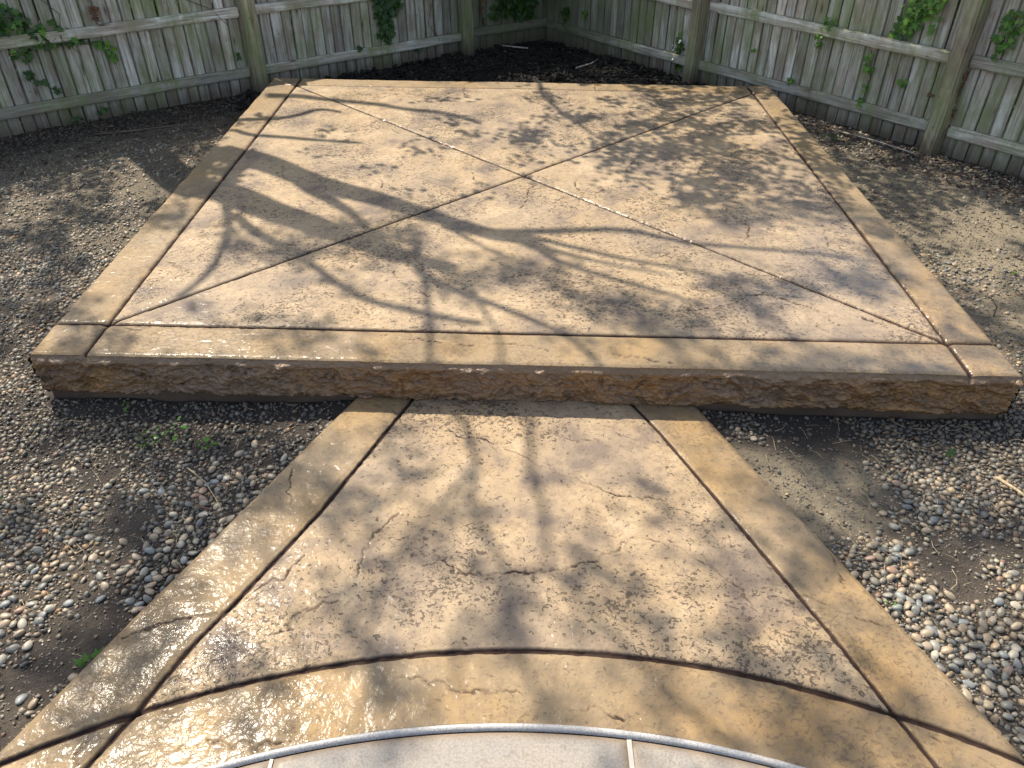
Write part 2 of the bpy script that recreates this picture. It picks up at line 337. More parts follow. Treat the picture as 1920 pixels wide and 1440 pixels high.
# world positions: slate cracks in the concrete, tree limbs (x, y, z, radius), thickness of the crown
CRACKS_PAD= [[(-0.482, 6.906), (-0.503, 6.732), (-0.473, 6.537)], [(0.801, 5.196), (0.71, 4.97), (0.637, 4.732), (0.634, 4.536), (0.612, 4.415)], [(1.056, 4.835), (0.966, 4.658), (0.871, 4.466), (0.762, 4.301), (0.662, 4.173)], [(0.36, 4.781), (0.345, 4.702), (0.376, 4.533), (0.348, 4.388)], [(-0.339, 5.072), (-0.33, 4.9), (-0.294, 4.746), (-0.238, 4.643), (-0.148, 4.543)], [(-0.183, 4.501), (-0.256, 4.38), (-0.325, 4.287), (-0.36, 4.249)], [(0.097, 4.699), (0.028, 4.57), (0.038, 4.455), (-0.01, 4.314)], [(0.315, 4.147), (0.276, 4.104), (0.255, 4.027)], [(-0.755, 5.096), (-0.84, 4.95), (-0.902, 4.792), (-0.882, 4.609), (-0.898, 4.517)], [(-0.606, 3.766), (-0.538, 3.62), (-0.49, 3.539), (-0.395, 3.455), (-0.35, 3.407), (-0.287, 3.38)], [(-0.177, 3.382), (-0.154, 3.425), (-0.077, 3.459), (-0.039, 3.493), (0.123, 3.518), (0.265, 3.514)], [(-0.678, 3.554), (-0.631, 3.452), (-0.585, 3.387), (-0.525, 3.361), (-0.462, 3.268)], [(1.294, 4.27), (1.293, 4.117), (1.292, 4.033), (1.252, 3.938), (1.18, 3.839)], [(1.146, 4.891), (1.202, 4.966), (1.362, 5.006), (1.445, 5.046), (1.495, 5.125)], [(1.172, 4.661), (1.264, 4.766), (1.334, 4.821)], [(1.801, 4.314), (1.861, 4.384)], [(1.732, 4.122), (1.698, 3.924), (1.64, 3.757)], [(0.724, 3.745), (0.875, 3.656), (1.025, 3.575), (1.132, 3.508), (1.223, 3.527)], [(0.774, 3.159), (0.931, 3.185), (1.045, 3.236), (1.105, 3.308), (1.219, 3.315), (1.343, 3.225), (1.428, 3.143), (1.476, 3.035)], [(0.406, 3.228), (0.504, 3.18), (0.588, 3.156), (0.774, 3.159)], [(1.833, 3.167), (1.909, 3.193), (1.984, 3.268)], [(1.584, 3.179), (1.626, 3.084), (1.698, 3.038)], [(-0.652, 2.932), (-0.55, 2.898), (-0.421, 2.886), (-0.323, 2.857), (-0.195, 2.838), (-0.084, 2.869), (0.035, 2.849), (0.122, 2.808)], [(0.402, 2.783), (0.538, 2.752), (0.664, 2.725)], [(-1.829, 2.979), (-1.685, 2.927), (-1.603, 2.906)], [(-1.176, 2.855), (-1.106, 2.835), (-1.034, 2.764)], [(-1.859, 3.621), (-1.731, 3.523), (-1.637, 3.467)], [(-2.142, 3.975), (-2.03, 3.936), (-1.941, 3.819)], [(-1.883, 3.639), (-1.796, 3.557), (-1.678, 3.473)], [(-1.755, 4.121), (-1.659, 4.195)], [(-1.644, 4.363), (-1.557, 4.459)], [(-1.465, 4.257), (-1.42, 4.334)], [(-1.031, 4.066), (-0.947, 4.256)], [(-1.604, 5.026), (-1.565, 4.829), (-1.515, 4.757)], [(-1.199, 4.064), (-1.035, 4.038)], [(-1.452, 6.48), (-1.308, 6.707)], [(-0.871, 3.706), (-0.88, 3.534)], [(0.162, 6.947), (0.171, 6.68)], [(0.63, 6.92), (0.626, 6.685)], [(1.16, 6.911), (1.243, 7.01)], [(1.37, 3.034), (1.422, 2.967)], [(1.745, 3.55), (1.807, 3.495), (1.922, 3.441)]]
CRACKS_WALK= [[(-0.35, 1.864), (-0.301, 1.815), (-0.247, 1.775), (-0.22, 1.75), (-0.119, 1.719), (-0.059, 1.735), (0.033, 1.741), (0.107, 1.745), (0.219, 1.774), (0.303, 1.816), (0.351, 1.848), (0.38, 1.891)], [(0.446, 1.912), (0.514, 1.888), (0.585, 1.851), (0.639, 1.803), (0.692, 1.75), (0.754, 1.673), (0.786, 1.561)], [(-0.363, 1.334), (-0.305, 1.339), (-0.243, 1.318), (-0.165, 1.296), (-0.069, 1.285), (-0.0, 1.281)], [(0.183, 1.242), (0.23, 1.241), (0.275, 1.222), (0.308, 1.195)], [(-0.565, 1.701), (-0.547, 1.781), (-0.554, 1.844), (-0.513, 1.931), (-0.486, 1.973), (-0.44, 2.02)], [(-0.304, 2.495), (-0.255, 2.45), (-0.165, 2.441), (-0.113, 2.418)], [(-0.059, 2.386), (0.035, 2.312), (0.072, 2.281), (0.177, 2.239), (0.278, 2.171), (0.378, 2.123), (0.479, 2.116), (0.557, 2.088)], [(0.074, 2.489), (0.133, 2.48), (0.221, 2.44), (0.333, 2.448)], [(0.412, 2.483), (0.476, 2.45), (0.591, 2.427)], [(-1.256, 1.454), (-1.184, 1.501), (-1.108, 1.53), (-1.026, 1.544), (-0.98, 1.565)], [(-0.918, 1.617), (-0.867, 1.668), (-0.81, 1.707), (-0.786, 1.761), (-0.765, 1.809)], [(-0.792, 1.48), (-0.752, 1.5), (-0.731, 1.556), (-0.656, 1.59), (-0.593, 1.628)], [(-0.874, 1.123), (-0.763, 1.121), (-0.742, 1.098), (-0.71, 1.129), (-0.637, 1.123)], [(-0.905, 2.256), (-0.894, 2.147), (-0.862, 2.05)], [(0.933, 1.654), (1.001, 1.642), (1.03, 1.62)], [(1.094, 1.564), (1.183, 1.539)], [(1.169, 1.166), (1.225, 1.154), (1.28, 1.144)], [(1.102, 1.85), (1.1, 1.785), (1.114, 1.694)], [(-1.207, 1.155), (-1.231, 1.107), (-1.218, 1.047)]]
LIMBS= [('limb', [(-3.978, 7.433, 3.5, 0.1497), (-3.833, 7.374, 3.567, 0.1426), (-3.625, 7.297, 3.662, 0.1186), (-3.353, 7.104, 3.809, 0.0976), (-3.131, 6.993, 3.916, 0.0929), (-2.926, 6.909, 4.011, 0.0821), (-2.73, 6.802, 4.108, 0.0694), (-2.445, 6.637, 4.252, 0.0577), (-2.248, 6.586, 4.337, 0.0504), (-2.136, 6.498, 4.4, 0.0405)]), ('limb', [(-3.967, 6.772, 3.5, 0.2279), (-3.807, 6.804, 3.601, 0.1957), (-3.691, 6.775, 3.685, 0.1427), (-3.518, 6.667, 3.837, 0.1205), (-3.306, 6.582, 4.003, 0.1033), (-3.108, 6.481, 4.167, 0.0836), (-2.88, 6.382, 4.348, 0.0677), (-2.665, 6.344, 4.5, 0.0543)]), ('limb', [(-3.677, 7.293, 3.5, 0.094), (-3.735, 7.095, 3.525, 0.0676), (-3.706, 6.829, 3.558, 0.0473), (-3.623, 6.494, 3.6, 0.0398)]), ('branch', [(-3.411, 7.109, 3.6, 0.0468), (-3.293, 6.919, 3.761, 0.0445), (-3.178, 6.823, 3.867, 0.0439), (-3.085, 6.717, 3.969, 0.0355), (-3.025, 6.606, 4.059, 0.0296), (-2.969, 6.492, 4.149, 0.0293), (-2.846, 6.363, 4.278, 0.024), (-2.797, 6.195, 4.4, 0.0179)]), ('branch', [(-3.623, 6.494, 3.6, 0.0334), (-3.617, 6.336, 3.752, 0.0277), (-3.64, 6.209, 3.867, 0.0254), (-3.692, 6.051, 4.007, 0.0228), (-3.781, 5.925, 4.12, 0.0215), (-3.869, 5.842, 4.2, 0.0192)]), ('branch', [(-3.567, 6.457, 3.6, 0.0354), (-3.483, 6.334, 3.689, 0.0349), (-3.379, 6.233, 3.775, 0.0371), (-3.271, 6.17, 3.848, 0.0339), (-3.139, 6.03, 3.963, 0.0277), (-3.018, 5.893, 4.072, 0.0254), (-2.905, 5.811, 4.155, 0.0273), (-2.73, 5.776, 4.254, 0.0265), (-2.573, 5.752, 4.341, 0.0245), (-2.46, 5.758, 4.4, 0.0234)]), ('branch', [(-2.539, 6.737, 4.2, 0.0352), (-2.405, 6.675, 4.289, 0.0359), (-2.262, 6.717, 4.364, 0.0358), (-2.072, 6.789, 4.464, 0.0331), (-1.82, 6.882, 4.597, 0.0299), (-1.617, 6.839, 4.717, 0.0253), (-1.495, 6.825, 4.787, 0.0235), (-1.177, 6.866, 4.957, 0.0189), (-0.933, 6.878, 5.089, 0.0155), (-0.746, 6.836, 5.2, 0.0124)]), ('branch', [(-2.496, 6.646, 4.2, 0.0403), (-2.275, 6.605, 4.389, 0.0316), (-2.162, 6.471, 4.552, 0.025), (-2.009, 6.4, 4.702, 0.023), (-1.901, 6.365, 4.801, 0.0208), (-1.802, 6.333, 4.892, 0.0182), (-1.7, 6.272, 5.0, 0.0152)]), ('branch', [(-2.289, 6.629, 4.3, 0.0301), (-2.22, 6.642, 4.352, 0.0273), (-2.047, 6.603, 4.505, 0.0226), (-1.882, 6.572, 4.649, 0.0192), (-1.706, 6.563, 4.793, 0.0158), (-1.462, 6.533, 5.0, 0.011)]), ('branch', [(-2.17, 6.531, 4.3, 0.0216), (-2.108, 6.522, 4.456, 0.0197), (-1.975, 6.548, 4.727, 0.0155), (-1.827, 6.606, 5.0, 0.011)]), ('branch', [(-2.583, 6.603, 4.1, 0.0224), (-2.549, 6.599, 4.17, 0.0183), (-2.492, 6.538, 4.379, 0.0142), (-2.421, 6.499, 4.572, 0.0119), (-2.353, 6.502, 4.7, 0.0104)]), ('branch', [(-2.687, 6.436, 4.0, 0.0277), (-2.686, 6.255, 4.122, 0.0246), (-2.703, 5.987, 4.299, 0.0206), (-2.732, 5.767, 4.443, 0.0176), (-2.778, 5.526, 4.6, 0.0148)]), ('branch', [(-2.598, 6.031, 4.0, 0.0234), (-2.552, 5.951, 4.095, 0.0245), (-2.458, 5.898, 4.202, 0.0254), (-2.376, 5.866, 4.288, 0.0244), (-2.287, 5.828, 4.381, 0.0222), (-2.16, 5.752, 4.53, 0.0186), (-2.124, 5.69, 4.603, 0.0151), (-2.093, 5.597, 4.7, 0.0134)]), ('branch', [(-2.31, 5.815, 4.0, 0.0145), (-2.361, 5.755, 4.189, 0.0134), (-2.387, 5.711, 4.346, 0.0121), (-2.443, 5.65, 4.532, 0.01), (-2.538, 5.592, 4.7, 0.01)]), ('branch', [(-3.87, 7.9, 3.2, 0.0337), (-3.59, 7.988, 3.273, 0.031), (-3.467, 8.104, 3.312, 0.0275), (-3.352, 8.266, 3.356, 0.0289), (-3.192, 8.228, 3.4, 0.0229)]), ('branch', [(-3.7, 7.557, 3.0, 0.026), (-3.587, 7.497, 3.069, 0.0292), (-3.355, 7.502, 3.183, 0.0277), (-3.16, 7.509, 3.278, 0.0246), (-2.907, 7.533, 3.4, 0.0205)]), ('branch', [(-4.726, 9.632, 5.0, 0.0576), (-4.488, 9.669, 5.055, 0.0525), (-4.318, 9.625, 5.097, 0.0464), (-3.907, 9.55, 5.196, 0.0406), (-3.665, 9.455, 5.26, 0.0369), (-3.394, 9.406, 5.325, 0.0328), (-3.13, 9.251, 5.4, 0.0268)]), ('branch', [(-1.928, 9.51, 4.0, 0.0216), (-1.961, 9.21, 4.08, 0.0205), (-1.911, 8.866, 4.175, 0.021), (-1.82, 8.588, 4.256, 0.0189), (-1.737, 8.334, 4.33, 0.0156), (-1.642, 8.101, 4.4, 0.0126)]), ('branch', [(-2.798, 5.631, 4.7, 0.02), (-2.78, 5.469, 4.775, 0.0188), (-2.784, 5.369, 4.82, 0.018), (-2.821, 5.241, 4.877, 0.0172), (-2.815, 5.187, 4.902, 0.0174), (-2.78, 5.068, 4.961, 0.0167), (-2.756, 4.945, 5.019, 0.0157), (-2.748, 4.843, 5.066, 0.0149), (-2.753, 4.744, 5.111, 0.0143), (-2.749, 4.671, 5.144, 0.014), (-2.734, 4.604, 5.176, 0.0136), (-2.732, 4.552, 5.2, 0.0132)]), ('branch', [(-2.497, 5.623, 4.7, 0.018), (-2.581, 5.48, 4.841, 0.0162), (-2.617, 5.384, 4.937, 0.0153), (-2.634, 5.279, 5.044, 0.014), (-2.678, 5.181, 5.14, 0.0128), (-2.702, 5.121, 5.2, 0.0122)]), ('branch', [(-2.572, 4.763, 4.7, 0.0149), (-2.48, 4.832, 4.771, 0.0155), (-2.413, 4.789, 4.846, 0.0141), (-2.4, 4.722, 4.909, 0.0136), (-2.335, 4.633, 5.016, 0.0137), (-2.269, 4.543, 5.124, 0.0134), (-2.223, 4.479, 5.2, 0.0132)]), ('branch', [(-2.721, 5.295, 4.7, 0.0133), (-2.839, 5.215, 4.767, 0.0129), (-2.993, 5.093, 4.862, 0.0123), (-3.09, 4.996, 4.931, 0.0115), (-3.16, 4.896, 4.997, 0.0106), (-3.21, 4.774, 5.074, 0.01), (-3.226, 4.678, 5.136, 0.01), (-3.237, 4.578, 5.2, 0.01)]), ('branch', [(-2.857, 4.67, 4.9, 0.01), (-2.929, 4.649, 5.063, 0.01), (-2.99, 4.632, 5.2, 0.01)])]
SHADE=[
'333333333333333333333333333333333333333333333333333333333333333333333333333333333333',
'333333333333333333333333333333333333333333333333333333333333333333333333333333333333',
'333333333333333333333333333333333333333333333333333333333333333333333333333333333333',
'333333333333333333333333333333333333333333333333333333333333333333333333333333333333',
'333333333333333333333333333333333333333333333333333333333333333333333333333333333333',
'333333333333333333333333333333333333333333333333333333333333333333333333333333333333',
'333333333333333333333333333333333333333333333333333333333333333333333333333333333333',
'555555555555555555555555555553311121155224225335555555555555555555555555555555555555',
'555555555555555555555555555507721111231115225444556665555555555555555555555555555555',
'555555555555555555555555555119962773341115314555544665555555555555555555555555555555',
'555555555555555555555555555199991664411131555555552666555555555555555555555555555555',
'555555555555555555555555550009932214811151666220645556555555555555555555555555555555',
'555555555555555555555555550079913221881152666400633555555555555555555555555555555555',
'555555555555555555555555511166911533662252555244333336655555555555555555555555555555',
'555555555555555555555555511669919117773552552033253555555555555555555555555555555555',
'555555555555555555555555554499999977551513111331255555555555555555555555555555555555',
'555555555555555555555555006699999977551513111331113773333555555555555555555555555555',
'555555555555555555555550049999999444663005111142213777333555555555555555555555555555',
'555555555555555555555550449999999881555113111536246555222255555555555555555555555555',
'555555555555555555555502888888888811555113111536666666666655555555555555555555555555',
'555555555555555555555002899933335552222224443333225533344445555555555555555555555555',
'555555555555555555555033999111116663311114442277733552225555555555555555555555555559',
'555555555555555555550033999111166663311114442277733555225556555555555555555555555599',
'555555555555555555551999111122222222223333336666555555554464455555555555555555555999',
'555555555555555555511999111122222222223333336666655555554464455555555555555555555999',
'555555555555555555535999211111111199559933336666655555555445555555555555555555559999',
'555555555555555555339999111111111195559999993333444444444435555555555555555555599999',
'555555555555555555288111111111111195559999993333444444444435555555555555555555999999',
'888888888888888882881111111144887777633311111111122444444446633888888888888889999999',
'888888888888888828881111111144877776633311111111122222223336633388888888888899999999',
'888888888888888819992211111448877776633311111111122222223334663388888888888899999995',
'888888888888888119922111922248877776633311111111122222223333322228888888888999999955',
'888888888888888199922111922220000332222222111133335555555663322228888888889999999555',
'888888888888881999111111922220000332222222111113335555555664322222888888899999995555',
'888888888888881991111111222220003332222222111113335555555663888444888888999999955555',
'888888888888819991111111090000000044222222111113335555555563388444488889999999955555',
'888888888888819911111111990000000044222222222555556666664493388844488889999999555555',
'888888888888111999009922990000000042222222222555556666664493388844448899999995555555',
'888888888888111999099922990000000442222222222555555666664446999955558999999955555555',
'888888888881119990099229900000000442222222222555555666666446999995559999999555555555',
'888888888811119990999229221115555115555446666666666666555556699995599999995555555555',
'888888888899999990000229221115551115555446666666666666655556699995599999995555555555',
'888888888999999900000992221115551115555446666666666666655559999999999999955555555555',
'888888888999999900000992221115551115555446666666666666655559999999999999555555555555',
'888888889999999900000992211115551115555446666666666666655554999999999995555555555555',
'888888889999999000009905222222111114444111666666666666665554999999999955555555555555',
'888888899999999000009902222222111114444111666666666666665554999999999955555555555555',
'888888899999999999999222222222111114444111666666666666665555599999999555555555555555',
'888888999999999999992222222222111114444111666666666666665555599999995555555555555555',
'888889999999999999992222222222111114444111666666666666666555999999955555555555555555',
'888889999999999999992212222221111144444111666666666666666559999999555555555555555555',
'888899999999999999922212222221111144444111666666666666666599999995555555555555555555',
'888899999999999999922212220000000000000000333555555555555999999995555555555555555555',
'888555555555555555552222220000000000000000333555555555555999999955555555555555555555',
'888555555555555555552222220000000000000000333355555555559999999555555555559999999999',
'885555555555555555552222200000000000000016666666666666999999999999999999999999999999',
'885555555555555555522222222111111499999999999999999999999999999999999999999999999999',
'855555555555555555522222229999999999999999999999999999999999999999999999999999999999',
'855555555555555555522222229999999999999999999999999999999999999999999999999999999999',
'555555555555555555222222229999999999999999999999999999999999999999999999999999999999',
'555555555555555555552220009999999999999999999999999999999999999999999999999999999999',
'555555555555555555522220009999999999999999999999999999999999999999999999999999999999',
'555555555555555555522220009999999999999999999999999999999999999999999999999999999999',
'555555555555555555522200009999999999999999999999999999999999999999999999999999999999',
'555555555555555555522200009999999999999999999999999999999999999999999999999999999999',
'555555555555555555222200009999999999999999999999999999999999999999999999999999999999',
'555555555555555555222200009999999999999999999999999999999999999999999999999999999999',
'555555555555555555222000009999999999999999999999999999999999999999999999999999999999',
'555555555555555552222000009999999999999999999999999999999999999999999999999999999999',
'888888555555555552222000009999999999999999999999999999999999999999999999999999999999',
'888888888888888888888888889999999999999999999999999999999999999999999999999999999999',
'888888888888888888888888889999999999999999999999999999999999999999999999999999999999',
'888888888888888888888888889999999999999999999999999999999999999999999999999999999999',
'888888888888888888888888889999999999999999999999999999999999999999999999999999999999',
'888888888888888888888888889999999999999999999999999999999999999999999999999999999999',
'888888888888888888888888889999999999999999999999999999999999999999999999999999999999',
'888888888888888888888888889999999999999999999999999999999999999999999999999999999999',
'888888888888888888888888889999999999999999999999999999999999999999999999999999999999',
'888888888888888888888888889999999999999999999999999999999999999999999999999999999999',
'888888888888888888888888889999999999999999999999999999999999999999999999999999999999',
'888888888888888888888888889999999999999999999999999999999999999999999999999999999999',
'888888888888888888888888889999999999999999999999999999999999999999999999999999999999',
'888888888888888888888888889999999999999999999999999999999999999999999999999999999999',
'888888888888888888888888889999999999999999999999999999999999999999999999999999999999',
]
ZW, ZG = -0.198, -0.25

# ------------------------------------------------------------------ ground
def walk_x(y):          # left and right edge of the flaring walk at y
    t = (2.72 - y) / (2.72 - 1.10)
    return -0.737 - 0.716 * t, 0.767 + 0.654 * t
FL, FR, BR, BL = (-2.158, 2.763), (2.126, 2.654), (2.124, 6.86), (-2.2, 7.07)
def in_pad(X, Y, e=0.0):
    return (X > -2.185 - e) & (X < 2.128 + e) & (Y > 2.763 - (X + 2.158) * 0.02545 - e) & (Y < 7.08 - (X + 2.2) * 0.049 + e)
def in_walk(X, Y, e=0.0):
    a, b = walk_x(Y); return (X > a - e) & (X < b + e) & (Y < 2.80)
def ground_z(X, Y):
    z = ZG + 0.018 * fbm(X * 1.1, Y * 1.1, 3) + 0.010 * fbm(X * 5, Y * 5, 5, 3) + 0.004 * vn(X * 22, Y * 22, 8)
    z = z - 0.012 * sstep(3.6, 2.9, Y) * sstep(-0.7, -1.6, X) - 0.008 * sstep(3.2, 2.6, Y) * sstep(1.0, 2.0, X)
    a, b = walk_x(np.minimum(Y, 2.72)); e = np.minimum(np.abs(X - a), np.abs(X - b))
    z = z + np.where(Y < 2.75, 0.022 * sstep(0.35, 0.0, e), 0)
    return z
def far_fence_d(X, Y):  # distance in front of the two fences
    d1 = (X + 2.506) * 0.6055 - (Y - 7.548) * 0.7958
    d2 = -((X - 1.686) * 0.7738 + (Y - 7.869) * 0.6335)
    return d1, d2
def ground():
    xs = np.concatenate([[-60, -30, -15, -9, -7], np.linspace(-6, 6, 301), [7, 9, 15, 30, 60]])
    ys = np.concatenate([[-60, -20, -6, -2], np.linspace(0.3, 10.0, 243), [11, 13, 17, 30, 60, 90]])
    X, Y = np.meshgrid(xs, ys); Z = ground_z(X, Y)
    inner = in_pad(X, Y, -0.12) | (in_walk(X, Y, -0.12)); Z = np.where(inner, -0.36, Z)
    Z = np.where((Y < 0.9) & (np.abs(X) < 2.2), -0.36, Z)
    nx = len(xs); ny = len(ys)
    idx = np.arange(nx * ny).reshape(ny, nx)
    Fc = np.stack([idx[:-1, :-1], idx[:-1, 1:], idx[1:, 1:], idx[1:, :-1]], -1).reshape(-1, 4)
    me = npmesh('ground', np.stack([X, Y, Z], -1).reshape(-1, 3), Fc, M['ground'])
    n = fbm(X * 1.6, Y * 1.6, 21)
    sandm = sstep(1.2, 2.2, X) * sstep(2.9, 3.4, Y)
    sandm = np.maximum(sandm, sstep(0.42, 0.2, np.hypot((X - 1.13) / 1.0, (Y - 2.27) / 1.25)) * 1.0 * (X > 0.8))
    sandm = np.maximum(sandm, 0.55 * sstep(-1.8, -2.6, X) * sstep(3.2, 3.8, Y))
    sandm = np.clip(sandm * (1 + 0.5 * n), 0, 1)
    d1, d2 = far_fence_d(X, Y)
    mul = sstep(6.9, 7.0, Y) * sstep(2.6, 1.9, X)
    soil_shade = np.clip(sstep(0.95, 0.3, d1 + 0.3 * n) * (X < 0) + sstep(0.6, 0.1, d2 + 0.2 * n), 0, 1) * (1 - mul)
    soil_shade = np.maximum(soil_shade, sstep(0.42, 0.2, 2.72 - Y + 0.12 * n) * (Y < 2.8)); soil_shade = np.maximum(soil_shade, sstep(0.62, 0.40, 2.72 - Y + 0.12 * n) * (X < 0) * (Y < 2.8))  # soil darkened by pad front, walk and fences to paint in shade
    wxl = walk_x(np.minimum(Y, 2.72))[0]; soil_shade = np.maximum(soil_shade, sstep(0.42, 0.12, np.abs(X - wxl) + 0.2 * n) * (X < wxl + .05) * (Y < 2.8) * (Y > 1.35))
    attr(me, 'sand', sandm.ravel()); attr(me, 'mulch', mul.ravel()); attr(me, 'soil_shade', soil_shade.ravel())
    return tag(link('ground', me), kind='structure')
GR = ground()

# ------------------------------------------------------------------ concrete surfaces, split along the tooled joints
def surface(Pf, nu, nv, grooves, cracks, seed, z0, edge_noise=0.0):
    u = np.linspace(0, 1, nu); v = np.linspace(0, 1, nv); U, V = np.meshgrid(u, v)
    X, Y = Pf(U, V)
    z = 0.0035 * fbm(X * 1.3, Y * 1.3, seed, 3) + 0.0016 * fbm(X * 7, Y * 7, seed + 5, 3)
    st = fbm(X * 26 + 2 * vn(X * 9, Y * 9, seed + 3), Y * 40, seed + 9, 3); z = z + 0.0009 * st
    rec = np.zeros(X.shape)
    for pts, wd, dp in grooves:
        d, _ = polydist(X, Y, pts)
        ww = wd * 0.5 * (1 + 0.22 * fbm(X * 14, Y * 14, seed + 31, 2) + 0.16 * vn(X * 60, Y * 60, seed + 33))
        k = 1 - sstep(0.35, 1.0, d / ww); z = z - dp * k * (1 + 0.25 * vn(X * 45, Y * 45, seed + 37)); rec = np.maximum(rec, k)
        z = z - 0.003 * (1 - sstep(1.0, 3.0, d / ww))
    for ci, pts in enumerate(cracks):
        a = np.array(pts); m0 = a.min(0) - 0.06; m1 = a.max(0) + 0.06
        mk = (X > m0[0]) & (X < m1[0]) & (Y > m0[1]) & (Y < m1[1])
        if not mk.any(): continue
        x = X[mk]; y = Y[mk]
        xw = x + 0.022 * fbm(x * 26, y * 26, seed + 51, 4, .6); yw = y + 0.022 * fbm(x * 26, y * 26, seed + 57, 4, .6)
        d, par = polydist(xw, yw, pts)
        gap = sstep(-0.45, -0.1, vn(x * 13, y * 13, seed + ci + 5)); ww = 0.0026 * (0.5 + 1.0 * np.abs(vn(x * 19, y * 19, seed + ci)) + 0.35 * (ci % 3 == 0)) * np.clip(np.minimum(par, 1 - par) * 7 + 0.35, 0, 1) + 0.0012
        k = 1 - sstep(0.5, 1.25, d / ww)
        k = k * (0.45 + 0.55 * gap); z[mk] -= 0.0030 * k - 0.0007 * np.exp(-((d - 0.010) / 0.007) ** 2)
        rec[mk] = np.maximum(rec[mk], k * (0.30 + 0.40 * np.clip(vn(x * 9, y * 9, ci) + 0.5, 0, 1)))
    return X, Y, z + z0, rec

def split_parts(name, parent, X, Y, Z, rec, border, cls, mat, labels=None):
    ny, nx = X.shape; idx = np.arange(nx * ny).reshape(ny, nx)
    Fc = np.stack([idx[:-1, :-1], idx[:-1, 1:], idx[1:, 1:], idx[1:, :-1]], -1).reshape(-1, 4)
    cx = 0.25 * (X[:-1, :-1] + X[:-1, 1:] + X[1:, 1:] + X[1:, :-1]).ravel(); cy = 0.25 * (Y[:-1, :-1] + Y[:-1, 1:] + Y[1:, 1:] + Y[1:, :-1]).ravel()
    c = cls(cx, cy); Vall = np.stack([X, Y, Z], -1).reshape(-1, 3); rr = rec.ravel(); bb = border.ravel()
    for k in np.unique(c):
        if k < 0: continue
        f = Fc[c == k]; used, inv = np.unique(f, return_inverse=True)
        me = npmesh(name, Vall[used], inv.reshape(-1, 4), mat)
        attr(me, 'recess', rr[used]); attr(me, 'border', bb[used])
        link(name, me, parent)

def side(P, a, b):       # >0 left of a->b
    return (b[0] - a[0]) * (P[1] - a[1]) - (b[1] - a[1]) * (P[0] - a[0])

pad = tag(empty('concrete_pad', (0, 4.85, ZG)), 'raised square stamped concrete pad with rough chiselled edge and crossed joints', 'patio pad')
pad_off = (0, -4.85, -ZG)
def padlink(o): o.location = Vector(o.location) + Vector(pad_off); return o
NU = NV = 450
def pad_map(U, V):
    # rows bunch towards the camera
    V = V ** 1.0
    wob = 0.010 * fbm(U * 0 + V * 34, U * 0 + 1.5, 77, 4)
    wl = wob * (1 - U) ** 12; wr = 0.005 * fbm(V * 30, V * 0, 78, 3) * U ** 12
    X = (FL[0] * (1 - U) + FR[0] * U) * (1 - V) + (BL[0] * (1 - U) + BR[0] * U) * V + wl + wr
    Y = (FL[1] * (1 - U) + FR[1] * U) * (1 - V) + (BL[1] * (1 - U) + BR[1] * U) * V + 0.004 * fbm(U * 24, U * 0, 79, 3) * (1 - V) ** 20
    return X, Y
iFL, iFR, iBL, iBR = (-1.912, 3.004), (1.911, 2.896), (-1.948, 6.84), (1.934, 6.66)
GLf, GLb = (-1.91, 2.60), (-1.957, 7.2); GRf, GRb = (1.911, 2.5), (1.940, 7.1)
GFl, GFr = (-2.35, 3.017), (2.35, 2.884); GBl, GBr = (-2.35, 6.875), (2.35, 6.655)
pad_grooves = [([GLf, GLb], .021, .011), ([GRf, GRb], .021, .011), ([GFl, GFr], .021, .011), ([GBl, GBr], .020, .009),
               ([iFL, iBR], .021, .011), ([iBL, iFR], .021, .010)]
X, Y, Z, rec = surface(pad_map, NU, NV, pad_grooves, CRACKS_PAD, 100, 0.0)
inner = (side((X, Y), GLf, GLb) < 0) & (side((X, Y), GRf, GRb) > 0) & (side((X, Y), GFl, GFr) > 0) & (side((X, Y), GBl, GBr) < 0)
bord = np.where(inner, 0.0, 1.0)
# rounded arris
ed = np.minimum(np.minimum(np.linspace(0, 1, NU)[None, :], 1 - np.linspace(0, 1, NU)[None, :]), np.minimum(np.linspace(0, 1, NV)[:, None], 1 - np.linspace(0, 1, NV)[:, None])) * 4.28
Z = Z - 0.007 * (1 - sstep(0, 0.012, ed))
def pad_cls(x, y):
    L = side((x, y), GLf, GLb) > 0; Rr = side((x, y), GRf, GRb) < 0; Fm = side((x, y), GFl, GFr) < 0; Bm = side((x, y), GBl, GBr) > 0
    c = np.zeros(len(x), int)
    d1 = side((x, y), iFL, iBR) > 0; d2 = side((x, y), iBL, iFR) > 0
    c = np.where(d1, np.where(d2, 1, 2), np.where(d2, 3, 4))
    c = np.where(L, 5, c); c = np.where(Rr, 6, c)
    c = np.where(Fm, np.where(L, 7, np.where(Rr, 8, 9)), c); c = np.where(Bm, np.where(L, 5, np.where(Rr, 11, 12)), c)
    return c
kids0 = set(bpy.data.objects)
split_parts('panel', pad, X, Y, Z, rec, bord, pad_cls, M['conc'])
for o in list(bpy.data.objects):
    if o not in kids0: padlink(o)

